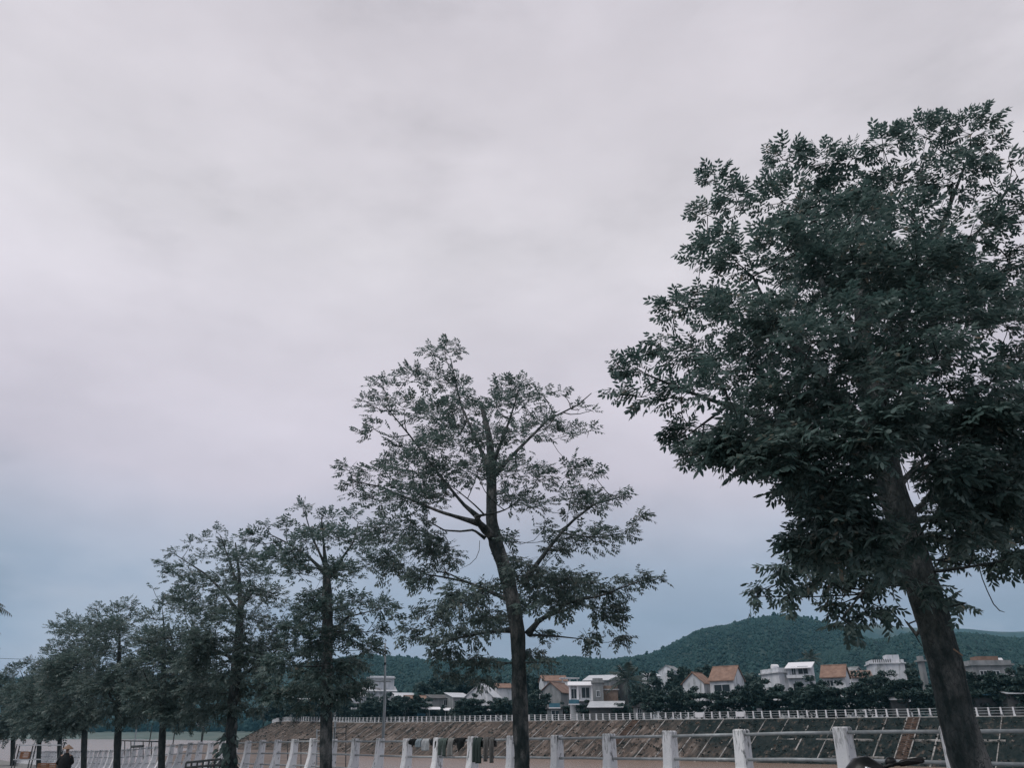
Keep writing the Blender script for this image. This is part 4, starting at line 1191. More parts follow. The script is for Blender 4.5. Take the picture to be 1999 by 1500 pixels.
back = [(850,1312,74,'behind the grey sheds left of the sparse tree'),(900,1300,80,'tallest crown behind the white gable house'),(962,1312,60,'right behind the white gable house'),(1048,1300,64,'behind the tiled house right of the sparse trunk'),
 (1180,1318,46,'behind the tin-roofed house'),(1270,1308,60,'between the palm and the hillside gable'),(1332,1294,58,'left behind the tiled gable houses'),(1362,1288,66,'highest crown behind the tiled gable houses'),(1330,1318,54,'close above the small tiled gable house'),(1462,1306,74,'left behind the modern white house'),(1430,1316,50,'right behind the larger tiled gable house'),(1500,1318,60,'below the roof tank of the modern white house'),
 (1680,1300,56,'left behind the white balustraded house'),(1722,1304,60,'before the white balustraded house'),(1790,1290,56,'behind the leaning trunk left side'),(1990,1285,70,'at the far right edge'),(790,1345,44,'behind the small tiled shed'),
 (660,1330,70,'behind the ladder tree'),(600,1335,70,'left of the long pale roofs'),(720,1345,40,'before the pale flat-roofed building'),(1220,1325,50,'behind the coconut palm'),(1650,1310,40,'behind the tiled house right slope')]
for n_, (u, vt, w, where) in enumerate(back):
    Y = crestY(u) + random.uniform(42, 62)
    bank_tree(u, vt, w, Y, 'big background tree ' + where, 'round', 'trees behind the houses')

def shade_foliage():  # added dark foliage standing in for shade under the quay trees and dark shopfronts
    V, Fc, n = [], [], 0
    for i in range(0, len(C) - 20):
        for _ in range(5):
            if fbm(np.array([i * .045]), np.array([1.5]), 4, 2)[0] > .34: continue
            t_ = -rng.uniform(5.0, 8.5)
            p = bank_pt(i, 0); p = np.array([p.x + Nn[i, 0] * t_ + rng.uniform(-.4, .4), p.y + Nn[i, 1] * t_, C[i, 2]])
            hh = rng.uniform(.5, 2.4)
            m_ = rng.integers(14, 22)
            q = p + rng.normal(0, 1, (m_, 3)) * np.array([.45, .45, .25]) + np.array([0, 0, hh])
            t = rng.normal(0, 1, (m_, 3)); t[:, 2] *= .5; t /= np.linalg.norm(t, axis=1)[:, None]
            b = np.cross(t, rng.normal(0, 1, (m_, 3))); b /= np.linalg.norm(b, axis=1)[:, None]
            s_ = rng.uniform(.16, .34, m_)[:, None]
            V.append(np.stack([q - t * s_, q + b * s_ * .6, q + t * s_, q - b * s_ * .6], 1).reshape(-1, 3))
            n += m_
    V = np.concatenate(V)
    return tag(link('quay_shade_foliage', np_mesh('quay_shade_foliage', V, np.arange(len(V)).reshape(-1, 4), M['leaf_far'])), kind='stuff')
shade_foliage()

# ------------------------------------------------------------------ palms
def palm(name, label, u, vb, vc, Y, zb, fl, nf, seed, lean=0, up=.5, group=None, thick=.11):
    r = np.random.default_rng(seed)
    top = PX(u, vc, Y)
    root = thing(name, label, 'palm tree', (top.x + lean, Y, zb), group=group)
    b = Vector((top.x + lean, Y, zb - .1))
    mb = MB(); mb.tube([b.lerp(top, t) + Vector((math.sin(t * 3) * .15, 0, 0)) * (1 - t) for t in np.linspace(0, 1, 14)], list(np.linspace(thick * 1.4, thick * .8, 14)), 8)
    mb.build('trunk', M['bark_dark'], root, smooth=True)
    for k in range(nf):
        a = k * 2.399 + r.uniform(-.2, .2)
        el = rad(85 - 95 * (k + .5) / nf + r.uniform(-8, 8)) if up > .4 else rad(r.uniform(-20, 45))
        d = Vector((math.cos(a) * math.cos(el), math.sin(a) * math.cos(el), math.sin(el)))
        side = Vector((-math.sin(a), math.cos(a), 0))
        n = 22
        ln = fl * r.uniform(.85, 1.1)
        spine = []
        for t in np.linspace(0, 1, n):
            spine.append(top + d * ln * t + Vector((0, 0, -ln * .55 * t * t * (1.1 - .5 * math.sin(el)))))
        fm = MB(); fm.tube(spine[::3] + [spine[-1]], list(np.linspace(.03, .006, len(spine[::3]) + 1)), 4)
        for i in range(3, n):
            t = i / (n - 1)
            tang = (spine[i] - spine[i - 1]).normalized()
            ll = fl * .30 * math.sin(math.pi * (.12 + .8 * t)) + .05
            for s in (-1, 1):
                o_ = (side * s * .75 + tang * .55 + Vector((0, 0, -.45 - r.uniform(0, .25)))).normalized()
                w_ = tang * fl * .014
                p = spine[i]; q = p + o_ * ll * r.uniform(.85, 1.1)
                m_ = p + o_ * ll * .5 + Vector((0, 0, .03))
                fm.add([p - w_, m_ - w_, q, m_ + w_, p + w_], [(0, 1, 2, 3, 4)])
        fm.build('frond', M['palm'], root)
    return root
palm('coconut_palm', 'coconut palm with drooping fronds rising behind the tin shed on the far quay', 1226, 1405, 1330, 160, 2.3, 5.0, 20, 4, lean=.6, thick=.22)
palm('coconut_palm', 'far coconut palm above the modern white house roof', 1582, 1300, 1288, 195, 2.3, 3.6, 14, 9, lean=.4, thick=.18)
palm('coconut_palm', 'palm reaching a frond tip into the left picture edge', -84, 1400, 1178, 30, ground_at((-84 - 1000) / 1649 * 30, 30), 2.0, 16, 6, up=.3, thick=.10)

# ------------------------------------------------------------------ houses on the far bank
def house(label, u, Y, w, d, h, yaw, roof='gable', wall='wall_white', roofm='roof_tile', rise=1.8, name='house', wins=(), over=.4, zb=2.2, dx=0.0, cat='house', base_v=None):
    """w along local x (ridge), d along local y, front is local -y"""
    Ym = crestY(u) + d / 2 + 3.2 if u > 520 else Y
    if Ym > Y:
        k = Ym / Y; Y = Ym; h = (h + 2.2) * k - 2.2; wins = [(q[0], q[1], (q[2] + 2.2) * k - 2.2, *q[3:]) for q in wins]
    x = (u - 1000) / 1604 * Y
    r = thing(name, label, cat, (x, Y, zb), rad(yaw))
    hw, hd = w / 2, d / 2
    mb = MB()
    if roof == 'gable':
        vs = [(-hw, -hd, -.3), (hw, -hd, -.3), (hw, hd, -.3), (-hw, hd, -.3), (-hw, -hd, h), (hw, -hd, h), (hw, hd, h), (-hw, hd, h), (-hw, 0, h + rise), (hw, 0, h + rise)]
        mb.add(vs, [(0, 1, 5, 4), (2, 3, 7, 6), (1, 2, 6, 9, 5), (3, 0, 4, 8, 7)])
        mb.build('wall', M[wall], r, local=True)
        rf = MB(); k = rise / hd
        for s in (-1, 1):
            e = hd + over
            a = [(-hw - .25, s * e, h - k * over + .06), (hw + .25, s * e, h - k * over + .06), (hw + .25, 0, h + rise + .06), (-hw - .25, 0, h + rise + .06)]
            b_ = [(p[0], p[1], p[2] + .16) for p in a]
            rf.add(a + b_, [(0, 1, 2, 3), (4, 5, 6, 7), (0, 1, 5, 4), (1, 2, 6, 5), (3, 0, 4, 7)])
        rf.build('roof', M[roofm], r, local=True)
        MB().tube([(-hw - .26, 0, h + rise + .2), (hw + .26, 0, h + rise + .2)], .14, 6).build('ridge_cap', M[roofm], r, local=True)
    elif roof == 'shed':
        vs = [(-hw, -hd, -.3), (hw, -hd, -.3), (hw, hd, -.3), (-hw, hd, -.3), (-hw, -hd, h), (hw, -hd, h), (hw, hd, h + rise), (-hw, hd, h + rise)]
        mb.add(vs, [(0, 1, 5, 4), (2, 3, 7, 6), (1, 2, 6, 5), (3, 0, 4, 7)])
        mb.build('wall', M[wall], r, local=True)
        k = rise / d
        a = [(-hw - .3, -hd - over, h - k * over + .05), (hw + .3, -hd - over, h - k * over + .05), (hw + .3, hd + .2, h + rise + .07), (-hw - .3, hd + .2, h + rise + .07)]
        b_ = [(p[0], p[1], p[2] + .12) for p in a]
        MB().add(a + b_, [(3, 2, 1, 0), (4, 5, 6, 7), (0, 1, 5, 4), (1, 2, 6, 5), (2, 3, 7, 6), (3, 0, 4, 7)]).build('roof', M[roofm], r, local=True)
    else:
        mb.box((0, 0, h / 2 - .15), (w, d, h + .3)); mb.build('wall', M[wall], r, local=True)
        MB().box((0, 0, h + .12), (w + .6, d + .6, .24)).build('roof', M[roofm], r, local=True)
        pr = MB()
        for s in (-1, 1):
            pr.box((0, s * (hd - .08), h + .54), (w, .16, .6)); pr.box((s * (hw - .08), 0, h + .54), (.16, d - .34, .6))
        pr.build('parapet', M[wall], r, local=True)
    for wn in wins:
        side, a, z, ww, wh = wn[:5]; nm = wn[5] if len(wn) > 5 else 'window'
        f = MB(); g = MB()
        if side == 'f':
            for q in ((a - ww / 2 - .06, z, .12, wh + .24), (a + ww / 2 + .06, z, .12, wh + .24), (a, z + wh / 2 + .06, ww, .12), (a, z - wh / 2 - .06, ww, .12), (a, z, .08, wh)):
                f.box((q[0], -hd - .04, q[1]), (q[2], .12, q[3]))
            g.box((a, -hd - .012, z), (ww, .03, wh))
        else:
            s = 1 if side == 'r' else -1
            for q in ((a - ww / 2 - .06, z, .12, wh + .24), (a + ww / 2 + .06, z, .12, wh + .24), (a, z + wh / 2 + .06, ww, .12), (a, z - wh / 2 - .06, ww, .12), (a, z, .08, wh)):
                f.box((s * (hw + .04), q[0], q[1]), (.12, q[2], q[3]))
            g.box((s * (hw + .012), a, z), (.03, ww, wh))
        fo = f.build(nm, M['frame'], r, local=True)
        g.build('pane', M['glass'], fo, local=True)
    return r
def add_part(r, name, m, c, size, smooth=False):
    return MB().box(c, size).build(name, M[m], r, local=True)
def hz(v, Y): return PX(0, v, Y).z - 2.2       # height above quay ground of photo row v

def tank(r, c, rr=.55, ln=1.3):
    mb = MB(); mb.tube([Vector(c) + Vector((-ln / 2, 0, 0)), Vector(c) + Vector((-ln / 2 + .1, 0, 0)), Vector(c) + Vector((ln / 2 - .1, 0, 0)), Vector(c) + Vector((ln / 2, 0, 0))], [rr * .6, rr, rr, rr * .6], 12)
    for s in (-1, 1): mb.box((c[0] + s * ln * .3, c[1], c[2] - rr), (.12, rr * 1.4, rr))
    mb.build('water_tank', M['chrome'] if False else M['white'], r, local=True, smooth=False)

# left group
h = house('long white flat-roofed building with a raised upper storey behind the lamp pole', 742, 235, 9, 9, hz(1352, 235), 12, 'shed', roofm='tin', rise=1.6, over=.8, wins=(('f', -2, hz(1372, 235), 1.4, 1.3), ('f', 1.6, hz(1372, 235), 1.4, 1.3)))
add_part(h, 'upper_storey', 'wall_white', (.6, 1.0, hz(1337, 235) + .3), (6.8, 6, 3.6)); add_part(h, 'upper_roof', 'tin', (.2, .4, hz(1328, 235) + .35), (8.0, 7.6, .3))
house('low white house with pale eaves right of the lamp pole', 790, 225, 5.5, 6, hz(1363, 225), 15, 'shed', roofm='tin', rise=1.2)
house('small shed with patchy orange tile roof right of the lamp pole', 816, 212, 6.5, 5, hz(1370, 212), 20, 'gable', wall='wall_white', rise=1.1, wins=(('f', 1, 1.6, 1, 1),))
house('grey rendered house with small white window behind the white awnings', 862, 208, 6.0, 6, hz(1366, 208), 18, 'shed', wall='wall_grey', roofm='wall_dark', rise=1.0, wins=(('f', .6, hz(1374, 208), .9, 1.2),))
house('grey tin-roofed house right of the small white window house', 895, 205, 4.5, 6, hz(1364, 205), 24, 'shed', wall='wall_grey', roofm='tin', rise=1.2)
house('white gable house half hidden by hanging leaves left of the sparse tree', 944, 190, 5.0, 6.5, hz(1362, 190), 70, 'gable', wall='wall_white', roofm='tin', rise=2.6, wins=(('l', 0, hz(1375, 190), 1.2, 1.2),))
house('little pinkish tiled house above the white gable house', 982, 225, 4.0, 5, hz(1345, 225), 10, 'gable', wall='wall_white', rise=1.0)
for (u, v, w, n_) in ((800, 1386, 3.0, 'white market awning low behind the far railing, left of the others'), (846, 1386, 2.6, 'white market awning beside the conical tree'), (876, 1388, 2.2, 'small white awning right of the conical tree')):
    Yc = crestY(u) + 5.5
    r = thing('awning', n_, 'awning', ((u - 1000) / 1649 * Yc, Yc, 2.3), rad(20), 'white awnings on the far quay')
    hh = hz(v, Yc)
    for a in (-1, 1):
        for b in (-1, 1): MB().tube([(a * w / 2, b * .9, 0), (a * w / 2, b * .9, hh)], .05, 5).build('leg', M['galv'], r, local=True)
    MB().add([(-w / 2 - .3, -1.3, hh - .2), (w / 2 + .3, -1.3, hh - .2), (w / 2 + .3, 1.2, hh + .35), (-w / 2 - .3, 1.2, hh + .35), (-w / 2 - .3, -1.3, hh - .1), (w / 2 + .3, -1.3, hh - .1), (w / 2 + .3, 1.2, hh + .45), (-w / 2 - .3, 1.2, hh + .45)],
             [(3, 2, 1, 0), (4, 5, 6, 7), (0, 1, 5, 4), (1, 2, 6, 5), (2, 3, 7, 6), (3, 0, 4, 7)]).build('canopy', M['white'], r, local=True)
# middle group
house('white house with brown tile roof just right of the sparse trunk', 1080, 205, 6.0, 6, hz(1332, 205), 8, 'gable', rise=1.2, wins=(('f', -1, hz(1342, 205), 1, 1),))
h = house('open white rooftop terrace right of the brown-roofed house', 1110, 200, 4.2, 5, hz(1342, 200), 5, 'flat', roofm='wall_white')
for a in (-1.8, 0, 1.8): add_part(h, 'column', 'wall_white', (a, -2.2, hz(1334, 200)), (.25, .25, 1.6))
add_part(h, 'terrace_slab', 'wall_white', (0, -1.4, hz(1327, 200) + .1), (4.6, 2.4, .25))
house('grey gabled house with brown side roof left of the white two-storey house', 1088, 178, 6.4, 5.0, hz(1354, 178), 60, 'gable', wall='wall_grey', roofm='roof_rust', rise=1.9)
h = house('white two-storey house with two dark upper openings and white eaves', 1133, 166, 4.5, 6, hz(1341, 166), -4, 'shed', wall='wall_white', roofm='white', rise=.9, over=.7,
      wins=(('f', -1.35, hz(1357, 166), .95, 1.7), ('f', .95, hz(1355, 166), 1.5, 1.9, 'balcony_door')))
for a in (-2.15, -.6, 2.15): add_part(h, 'column', 'white', (a, -3.2, hz(1356, 166)), (.35, .3, 2.9))
add_part(h, 'balcony', 'wall_white', (0, -3.5, hz(1370, 166)), (4.7, 1.0, .3))
h = house('plain grey concrete block wall house right of the white two-storey house', 1167, 165, 2.0, 7, hz(1336, 165), -6, 'flat', wall='wall_grey', roofm='wall_grey', wins=(('f', 0, hz(1357, 165), .55, 1.0),))
house('bare brick house left of the coconut palm', 1191, 166, 2.8, 6, hz(1350, 166), -6, 'flat', wall='wall_brick', roofm='wall_white')
house('pale grey house with white sheet roof behind the concrete block house', 1172, 195, 6.4, 6, hz(1331, 195), -20, 'shed', wall='wall_grey', roofm='tin', rise=1.4, wins=(('f', -1.2, hz(1337, 195), 1, .8),))
house('second pale sheet-roofed house behind the palm crown', 1206, 200, 4, 6, hz(1330, 200), -16, 'shed', wall='wall_dark', roofm='tin', rise=1.3)
house('low tin-roofed shed sloping up towards the palm', 1182, 151, 6.2, 4.2, hz(1382, 151), -12, 'shed', wall='wall_dark', roofm='tin', rise=1.0, over=.8, name='shed', cat='shed')
house('white-walled shop front with dark door behind the far railing, right of the palm', 1252, 149, 3.4, 4, hz(1383, 149), -10, 'flat', wall='wall_grey', roofm='wall_dark', name='shed', cat='shed', wins=(('f', -.6, 1.0, .7, 1.8, 'door'),))
house('dark open shop with blue fascia left of the white two-storey house', 1082, 158, 3.0, 4, hz(1386, 158), 0, 'flat', wall='wall_grey', roofm='wall_dark', name='shed', cat='shed', wins=(('f', 0, 1.0, 1.4, 1.8, 'door'),))
# signs
def sign(label, u, v, Y, w, hh, m, yaw=0, legs=True, strip=True):
    p = PX(u, v, Y)
    r = thing('sign_board', label, 'sign', (p.x, p.y, 2.2), rad(yaw))
    z = p.z - 2.2
    MB().box((0, 0, z), (w, .12, hh)).build('panel', M[m], r, local=True)
    if strip: MB().box((0, -.03, z - hh / 2 - .1), (w + .2, .2, .2)).build('ledge', M['white'], r, local=True)
    for s in (-1, 1): MB().tube([(s * w * .42, .14, 0), (s * w * .42, .14, z)], .05, 5).build('leg', M['galv_dark'], r, local=True)
    return r
sign('blue shop sign over the dark shop left of the white two-storey house', 1083, 1378, 162, 2.1, .75, 'blue')
sign('blue shop sign under the white two-storey house balcony', 1121, 1371, 161.5, 2.0, .75, 'blue')
sign('blue tarpaulin sheet behind the far railing right of the lamp pole', 823, 1394, crestY(823) + 4, 1.9, 1.0, 'blue', strip=False)
sign('small white notice board below the tiled gable houses', 1483, 1387, crestY(1483) + 5, .85, .45, 'white', strip=False)
def banner(label, u0, u1):
    i0, i1 = nearest(u0), nearest(u1)
    a, b = bank_pt(i0, .05), bank_pt(i1, .05)
    r = thing('banner', label, 'banner', tuple((a + b) / 2), group='banners on the far railing')
    mb = MB(); vs = []; fs = []
    n = 8
    for k in range(n + 1):
        p = a.lerp(b, k / n); w = .03 * math.sin(k * 2.1)
        for dz, o_ in ((1.12, 0), (.38 + .03 * math.sin(k), 0), (.38 + .03 * math.sin(k), .02), (1.12, .02)):
            vs.append((p.x + Nn[i0, 0] * (w + o_), p.y + Nn[i0, 1] * (w + o_), p.z + dz))
    for k in range(n):
        for q in range(4): fs.append((k * 4 + q, k * 4 + (q + 1) % 4, k * 4 + 4 + (q + 1) % 4, k * 4 + 4 + q))
    mb.add(vs, fs + [(0, 1, 2, 3), (n * 4, n * 4 + 3, n * 4 + 2, n * 4 + 1)])
    mb.build('sheet', M['white'], r)
banner('white blank banner on the far railing right of the palm', 1362, 1378)
banner('longer white sheet on the far railing below the roof tank house', 1442, 1462)
# right group
house('small white gable on the slope left above the tiled gable houses', 1310, 290, 6.5, 6, hz(1312, 290), 55, 'gable', roofm='wall_grey', rise=1.7)
house('small white sheet-roofed hut on the slope right of the palm', 1272, 285, 5, 5, hz(1322, 285), 10, 'shed', roofm='tin', rise=1.2)
house('smaller tiled gable house with its white gable facing left', 1362, 168, 4.4, 4.6, hz(1336, 168), 52, 'gable', rise=1.9, wins=(('l', .3, hz(1350, 168), .9, 1.0),))
house('larger tiled gable house with white gable facing right', 1419, 164, 5.0, 5.2, hz(1329, 164), -38, 'gable', rise=2.4, wins=(('r', -.6, hz(1343, 164), .8, 1.0), ('f', 0, hz(1346, 164), 3.2, 1.3)))
h = house('modern white house with flat roof, blue parapet and white roof tank', 1526, 150, 4.6, 6, hz(1317, 150), 14, 'flat', roofm='wall_white', wins=(('f', 1.5, hz(1336, 150), .7, 2.2), ('f', 1.6, hz(1358, 150), .7, 1.6, 'door')))
add_part(h, 'blue_parapet', 'blue', (0, -2.7, hz(1313, 150) + .2), (4.4, .12, .7)); tank(h, (-1.4, -.6, hz(1306, 150) + .1))
h = house('white annex with sloping roof and shaded balcony right of the modern white house', 1566, 148, 4.0, 5.5, hz(1307, 148), -26, 'shed', roofm='white', rise=1.2, over=.9, wins=(('f', -.9, hz(1313, 148), .6, 1.2), ('f', .7, hz(1312, 148), 1.6, 1.2), ('f', -.9, hz(1345, 148), .7, 1.1)))
add_part(h, 'balcony', 'wall_white', (0, -3.0, hz(1324, 148)), (4.2, 1.2, .5))
house('long-ridged tiled house with white gable above the tallest near fence post', 1632, 143, 3.8, 4.4, hz(1323, 143), -32, 'gable', rise=1.75, wins=(('f', -.6, hz(1336, 143), 1.0, .9),))
house('low rust-roofed house behind the trees right of the tiled house', 1682, 150, 3.2, 4, hz(1325, 150), -20, 'shed', wall='wall_white', roofm='roof_rust', rise=1.3)
house('cluster of small white gables right of the tiled house', 1666, 160, 3.0, 3.4, hz(1318, 160), -60, 'gable', roofm='wall_grey', rise=1.1)
h = house('white house with balustraded roof terrace below the far hill', 1733, 175, 6.4, 6, hz(1299, 175), -12, 'flat', roofm='wall_white')
for k in range(9): add_part(h, 'baluster', 'wall_dark', (-2.8 + k * .42, -3.03, hz(1293, 175)), (.16, .06, .7))
add_part(h, 'roof_block', 'wall_white', (1.6, .5, hz(1288, 175)), (2.6, 3, 1.6))
house('low white kiosk with sheet roof left of the leaning trunk', 1742, 124, 2.6, 3, hz(1366, 124), -8, 'shed', wall='wall_dark', roofm='tin', rise=1.1, over=.7, name='kiosk', cat='kiosk')
house('white wall shed low between the quay trees left of the modern house', 1493, 142, 3.2, 3, hz(1372, 142), -6, 'shed', wall='wall_dark', roofm='tin', rise=1.5, name='shed', cat='shed', over=.5)
house('low tin shed half hidden by quay trees below the modern white annex', 1612, 135, 3.8, 3, hz(1374, 135), -14, 'shed', wall='wall_dark', roofm='tin', rise=.9, name='shed', cat='shed')
h = house('tall narrow grey wall slab seen left of the leaning trunk', 1805, 128, .55, 1.0, hz(1293, 128), 6, 'flat', wall='wall_grey', roofm='wall_grey')
h = house('grey flat-roofed house with orange tiled attic and roof tank at right', 1925, 138, 6.4, 6, hz(1303, 138), -4, 'flat', wall='wall_grey', roofm='wall_grey', wins=(('f', -1.6, hz(1320, 138), 1, 1), ('f', .4, hz(1320, 138), 1, 1), ('f', -1.6, hz(1345, 138), 1, 1)))
add_part(h, 'tiled_attic', 'roof_tile', (-.3, -1.6, hz(1293, 138) + .1), (3.4, 2.4, 1.1)); tank(h, (2.2, -1.4, hz(1293, 138)), .5, 1.0)
house('low shop with green-blue awning right of the leaning trunk', 1910, 116, 3.6, 3.4, hz(1358, 116), -6, 'shed', wall='wall_dark', roofm='blue', rise=.6, over=1.0, name='shed', cat='shed')
house('dark shop with small white awning near the right edge', 1972, 114, 3.6, 3.4, hz(1356, 114), -6, 'shed', wall='wall_dark', roofm='tin', rise=.6, over=.8, name='shed', cat='shed')
for (u, Y, w, v, lab) in ((610, 260, 12, 1368, 'long pale roof glimpsed between the ladder tree and the ivy tree'), (660, 240, 8, 1372, 'pale low building right of the ladder tree'), (706, 222, 4, 1362, 'pale house front left of the lamp pole')):
    house(lab, u, Y, w, 6, hz(v, Y), 15, 'shed', roofm='tin', rise=1.2)

# ------------------------------------------------------------------ lamp pole, river poles, ladders
def at_fence(u, extra=0.0):
    Y = 1649 * (FK + extra) / (u + 200)
    return (u - 1000) / 1649 * Y, Y
x, Y = at_fence(752, 1.5)
pt = PX(752, 1254, Y)
r = thing('lamp_pole', 'tall thin grey steel pole with short cross-arm standing behind the railing', 'pole', (x, Y, ground_at(x, Y) - .8))
MB().tube([(x, Y, ground_at(x, Y) - .8), PX(751.5, 1372, Y), PX(752, 1330, Y), PX(752.5, 1256, Y)], [.047, .044, .036, .024], 10).build('shaft', M['steel'], r, smooth=True)
z = PX(0, 1331, Y).z
MB().tube([(pt.x - .30, Y, z), (pt.x + .26, Y, z)], .022, 6).build('cross_arm', M['steel'], r)
z2 = PX(0, 1346, Y).z
MB().add([(pt.x - .34, Y - .06, z2 + .03), (pt.x - .04, Y - .06, z2 - .04), (pt.x - .04, Y + .06, z2 - .04), (pt.x - .34, Y + .06, z2 + .03), (pt.x - .34, Y - .06, z2 + .08), (pt.x - .04, Y - .06, z2 + .01), (pt.x - .04, Y + .06, z2 + .01), (pt.x - .34, Y + .06, z2 + .08)],
         [(3, 2, 1, 0), (4, 5, 6, 7), (0, 1, 5, 4), (1, 2, 6, 5), (2, 3, 7, 6), (3, 0, 4, 7)]).build('lamp_head', M['white'], r)
MB().box((pt.x + .05, Y - .03, PX(0, 1297, Y).z), (.05, .05, .07)).build('clamp', M['black_rubber'], r)

for u, v0, w, lab, mt, lamp in ((270, 1402, .04, 'thin pale pole left of the bare twig tree trunk', 'steel', 0), (297, 1420, .03, 'thin dark pole just left of the bare twig tree trunk', 'galv_dark', 0),
                         (343, 1420, .03, 'thin dark pole right of the bare twig tree trunk', 'galv_dark', 0), (398, 1420, .05, 'small lamp post with white head left of the ivy-wrapped tree', 'galv_dark', 1), (655, 1410, .04, 'thin pole right of the ladder tree trunk', 'steel', 0)):
    x, Y = at_fence(u, 1.6)
    g = ground_at(x, Y) - .9
    r = thing('river_pole' if not lamp else 'lamp_post', lab, 'pole' if not lamp else 'lamp post', (x, Y, g))
    top = PX(u, v0, Y)
    MB().tube([(x, Y, g), (top.x, Y, top.z)], w, 6).build('shaft', M[mt], r)
    if lamp: MB().tube([(top.x, Y, top.z), (top.x - .18, Y, top.z + .10), (top.x - .34, Y, top.z + .09)], [.05, .10, .06], 8).build('lamp_head', M['white'], r)
    else: MB().tube([(top.x, Y, top.z), (top.x, Y, top.z + .04)], [w * 1.4, w * .8], 6).build('cap', M[mt], r)

# ladder leaning behind the railing + thin pipe frames
def frame_thing(name, label, cat, bars, m, u0):
    x, Y = at_fence(u0, .9)
    r = thing(name, label, cat, (x, Y, ground_at(x, Y) - .5))
    for nm, pts, rr in bars:
        MB().tube([PX(u, v, at_fence(u, .9)[1]) for u, v in pts], rr, 6).build(nm, M[m], r)
    return r
frame_thing('metal_ladder', 'pale metal ladder standing behind the railing beside a tree trunk', 'ladder',
            [('rail', [(618, 1545), (619, 1425)], .022), ('rail', [(630, 1545), (628, 1393)], .04)] + [('rung', [(618, v), (630, v)], .014) for v in range(1428, 1530, 10)], 'steel', 624)
frame_thing('pipe_frame', 'thin dark pipe frame left of the metal ladder', 'frame', [('leg', [(562, 1545), (562, 1446)], .016), ('leg', [(588, 1545), (588, 1446)], .016), ('top_bar', [(562, 1446), (616, 1444)], .016), ('leg', [(613, 1545), (613, 1444)], .016)], 'galv_dark', 588)
frame_thing('pipe_frame', 'thin dark pipe frame right of the metal ladder', 'frame', [('leg', [(675, 1545), (676, 1422)], .016), ('top_bar', [(653, 1422), (676, 1421)], .016), ('mid_bar', [(653, 1434), (676, 1432)], .014), ('leg', [(653, 1545), (653, 1422)], .016)], 'galv_dark', 675)
# fishing jetty rail beyond the railing at left
frame_thing('jetty_rail', 'dark handrail of a jetty over the pale water at left', 'handrail', [('top_bar', [(232, 1447), (312, 1449)], .035)] + [('leg', [(u, 1520), (u, 1447 + (u - 232) * .03)], .028) for u in (244, 256, 280, 296, 311)] + [('plank', [(257, 1459), (280, 1458)], .07)], 'galv_dark', 270)
# low dark metal rail on the promenade
x0, Y0_ = -.55 * 20, 20.0
def prom(u, v, Y): return PX(u, v, Y)
Yr = 24.0
p0 = PX(366, 1484, Yr)
r = thing('low_rail', 'low dark metal rail standing on the promenade left of the ivy tree', 'rail', (p0.x, Yr, ground_at(p0.x, Yr)))
for a, b in (((364, 1490), (432, 1483)), ((364, 1500), (432, 1494)), ((364, 1512), (432, 1506))):
    MB().tube([PX(*a, Yr), PX(*b, Yr + .6)], .03, 6).build('bar', M['galv_dark'], r)
for k in range(7):
    u = 364 + k * 11.2; v = 1490 - k * 1.1; y = Yr + k * .1
    q = PX(u, v, y); MB().tube([q, (q.x, q.y, ground_at(q.x, q.y) - .02)], .026, 6).build('upright', M['galv_dark'], r)

# ivy on the foot of tree 4
Yi = tree_Y(450)
pb = PX(447, 1490, Yi)
iv = thing('ivy_plant', 'broad-leaved climbing plant wrapped round the foot of a street tree', 'plant', (pb.x, Yi - .1, ground_at(pb.x, Yi)))
mb = MB()
for k in range(3):
    mb.tube([(pb.x + .2 * math.cos(t * 2 + k * 2), Yi - .26 + .06 * math.sin(t), ground_at(pb.x, Yi) + t * .42) for t in np.linspace(0, 4, 9)], .012, 5)
mb.build('stem', M['twig'], iv)
lm = MB()
lm.add([(0, 0, 0), (.05, .08, -.01), (.16, .07, -.03), (.24, 0, -.07), (.16, -.07, -.03), (.05, -.08, -.01)], [(0, 1, 2, 3), (0, 3, 4, 5)])
ivl = lm.mesh('leaf', M['leaf'])
for k in range(110):
    z = ground_at(pb.x, Yi) + random.random() ** .8 * 1.55
    a = random.uniform(0, 2 * math.pi)
    rr = random.uniform(.18, .42) * (1.15 - .3 * (z - ground_at(pb.x, Yi)))
    o = link('leaf', ivl, iv, Vector((pb.x - .12 + rr * math.cos(a), Yi + rr * math.sin(a), z)) - root_loc(iv))
    o.rotation_euler = (random.uniform(-.5, .5), random.uniform(.3, 1.2), a + random.uniform(-.6, .6))

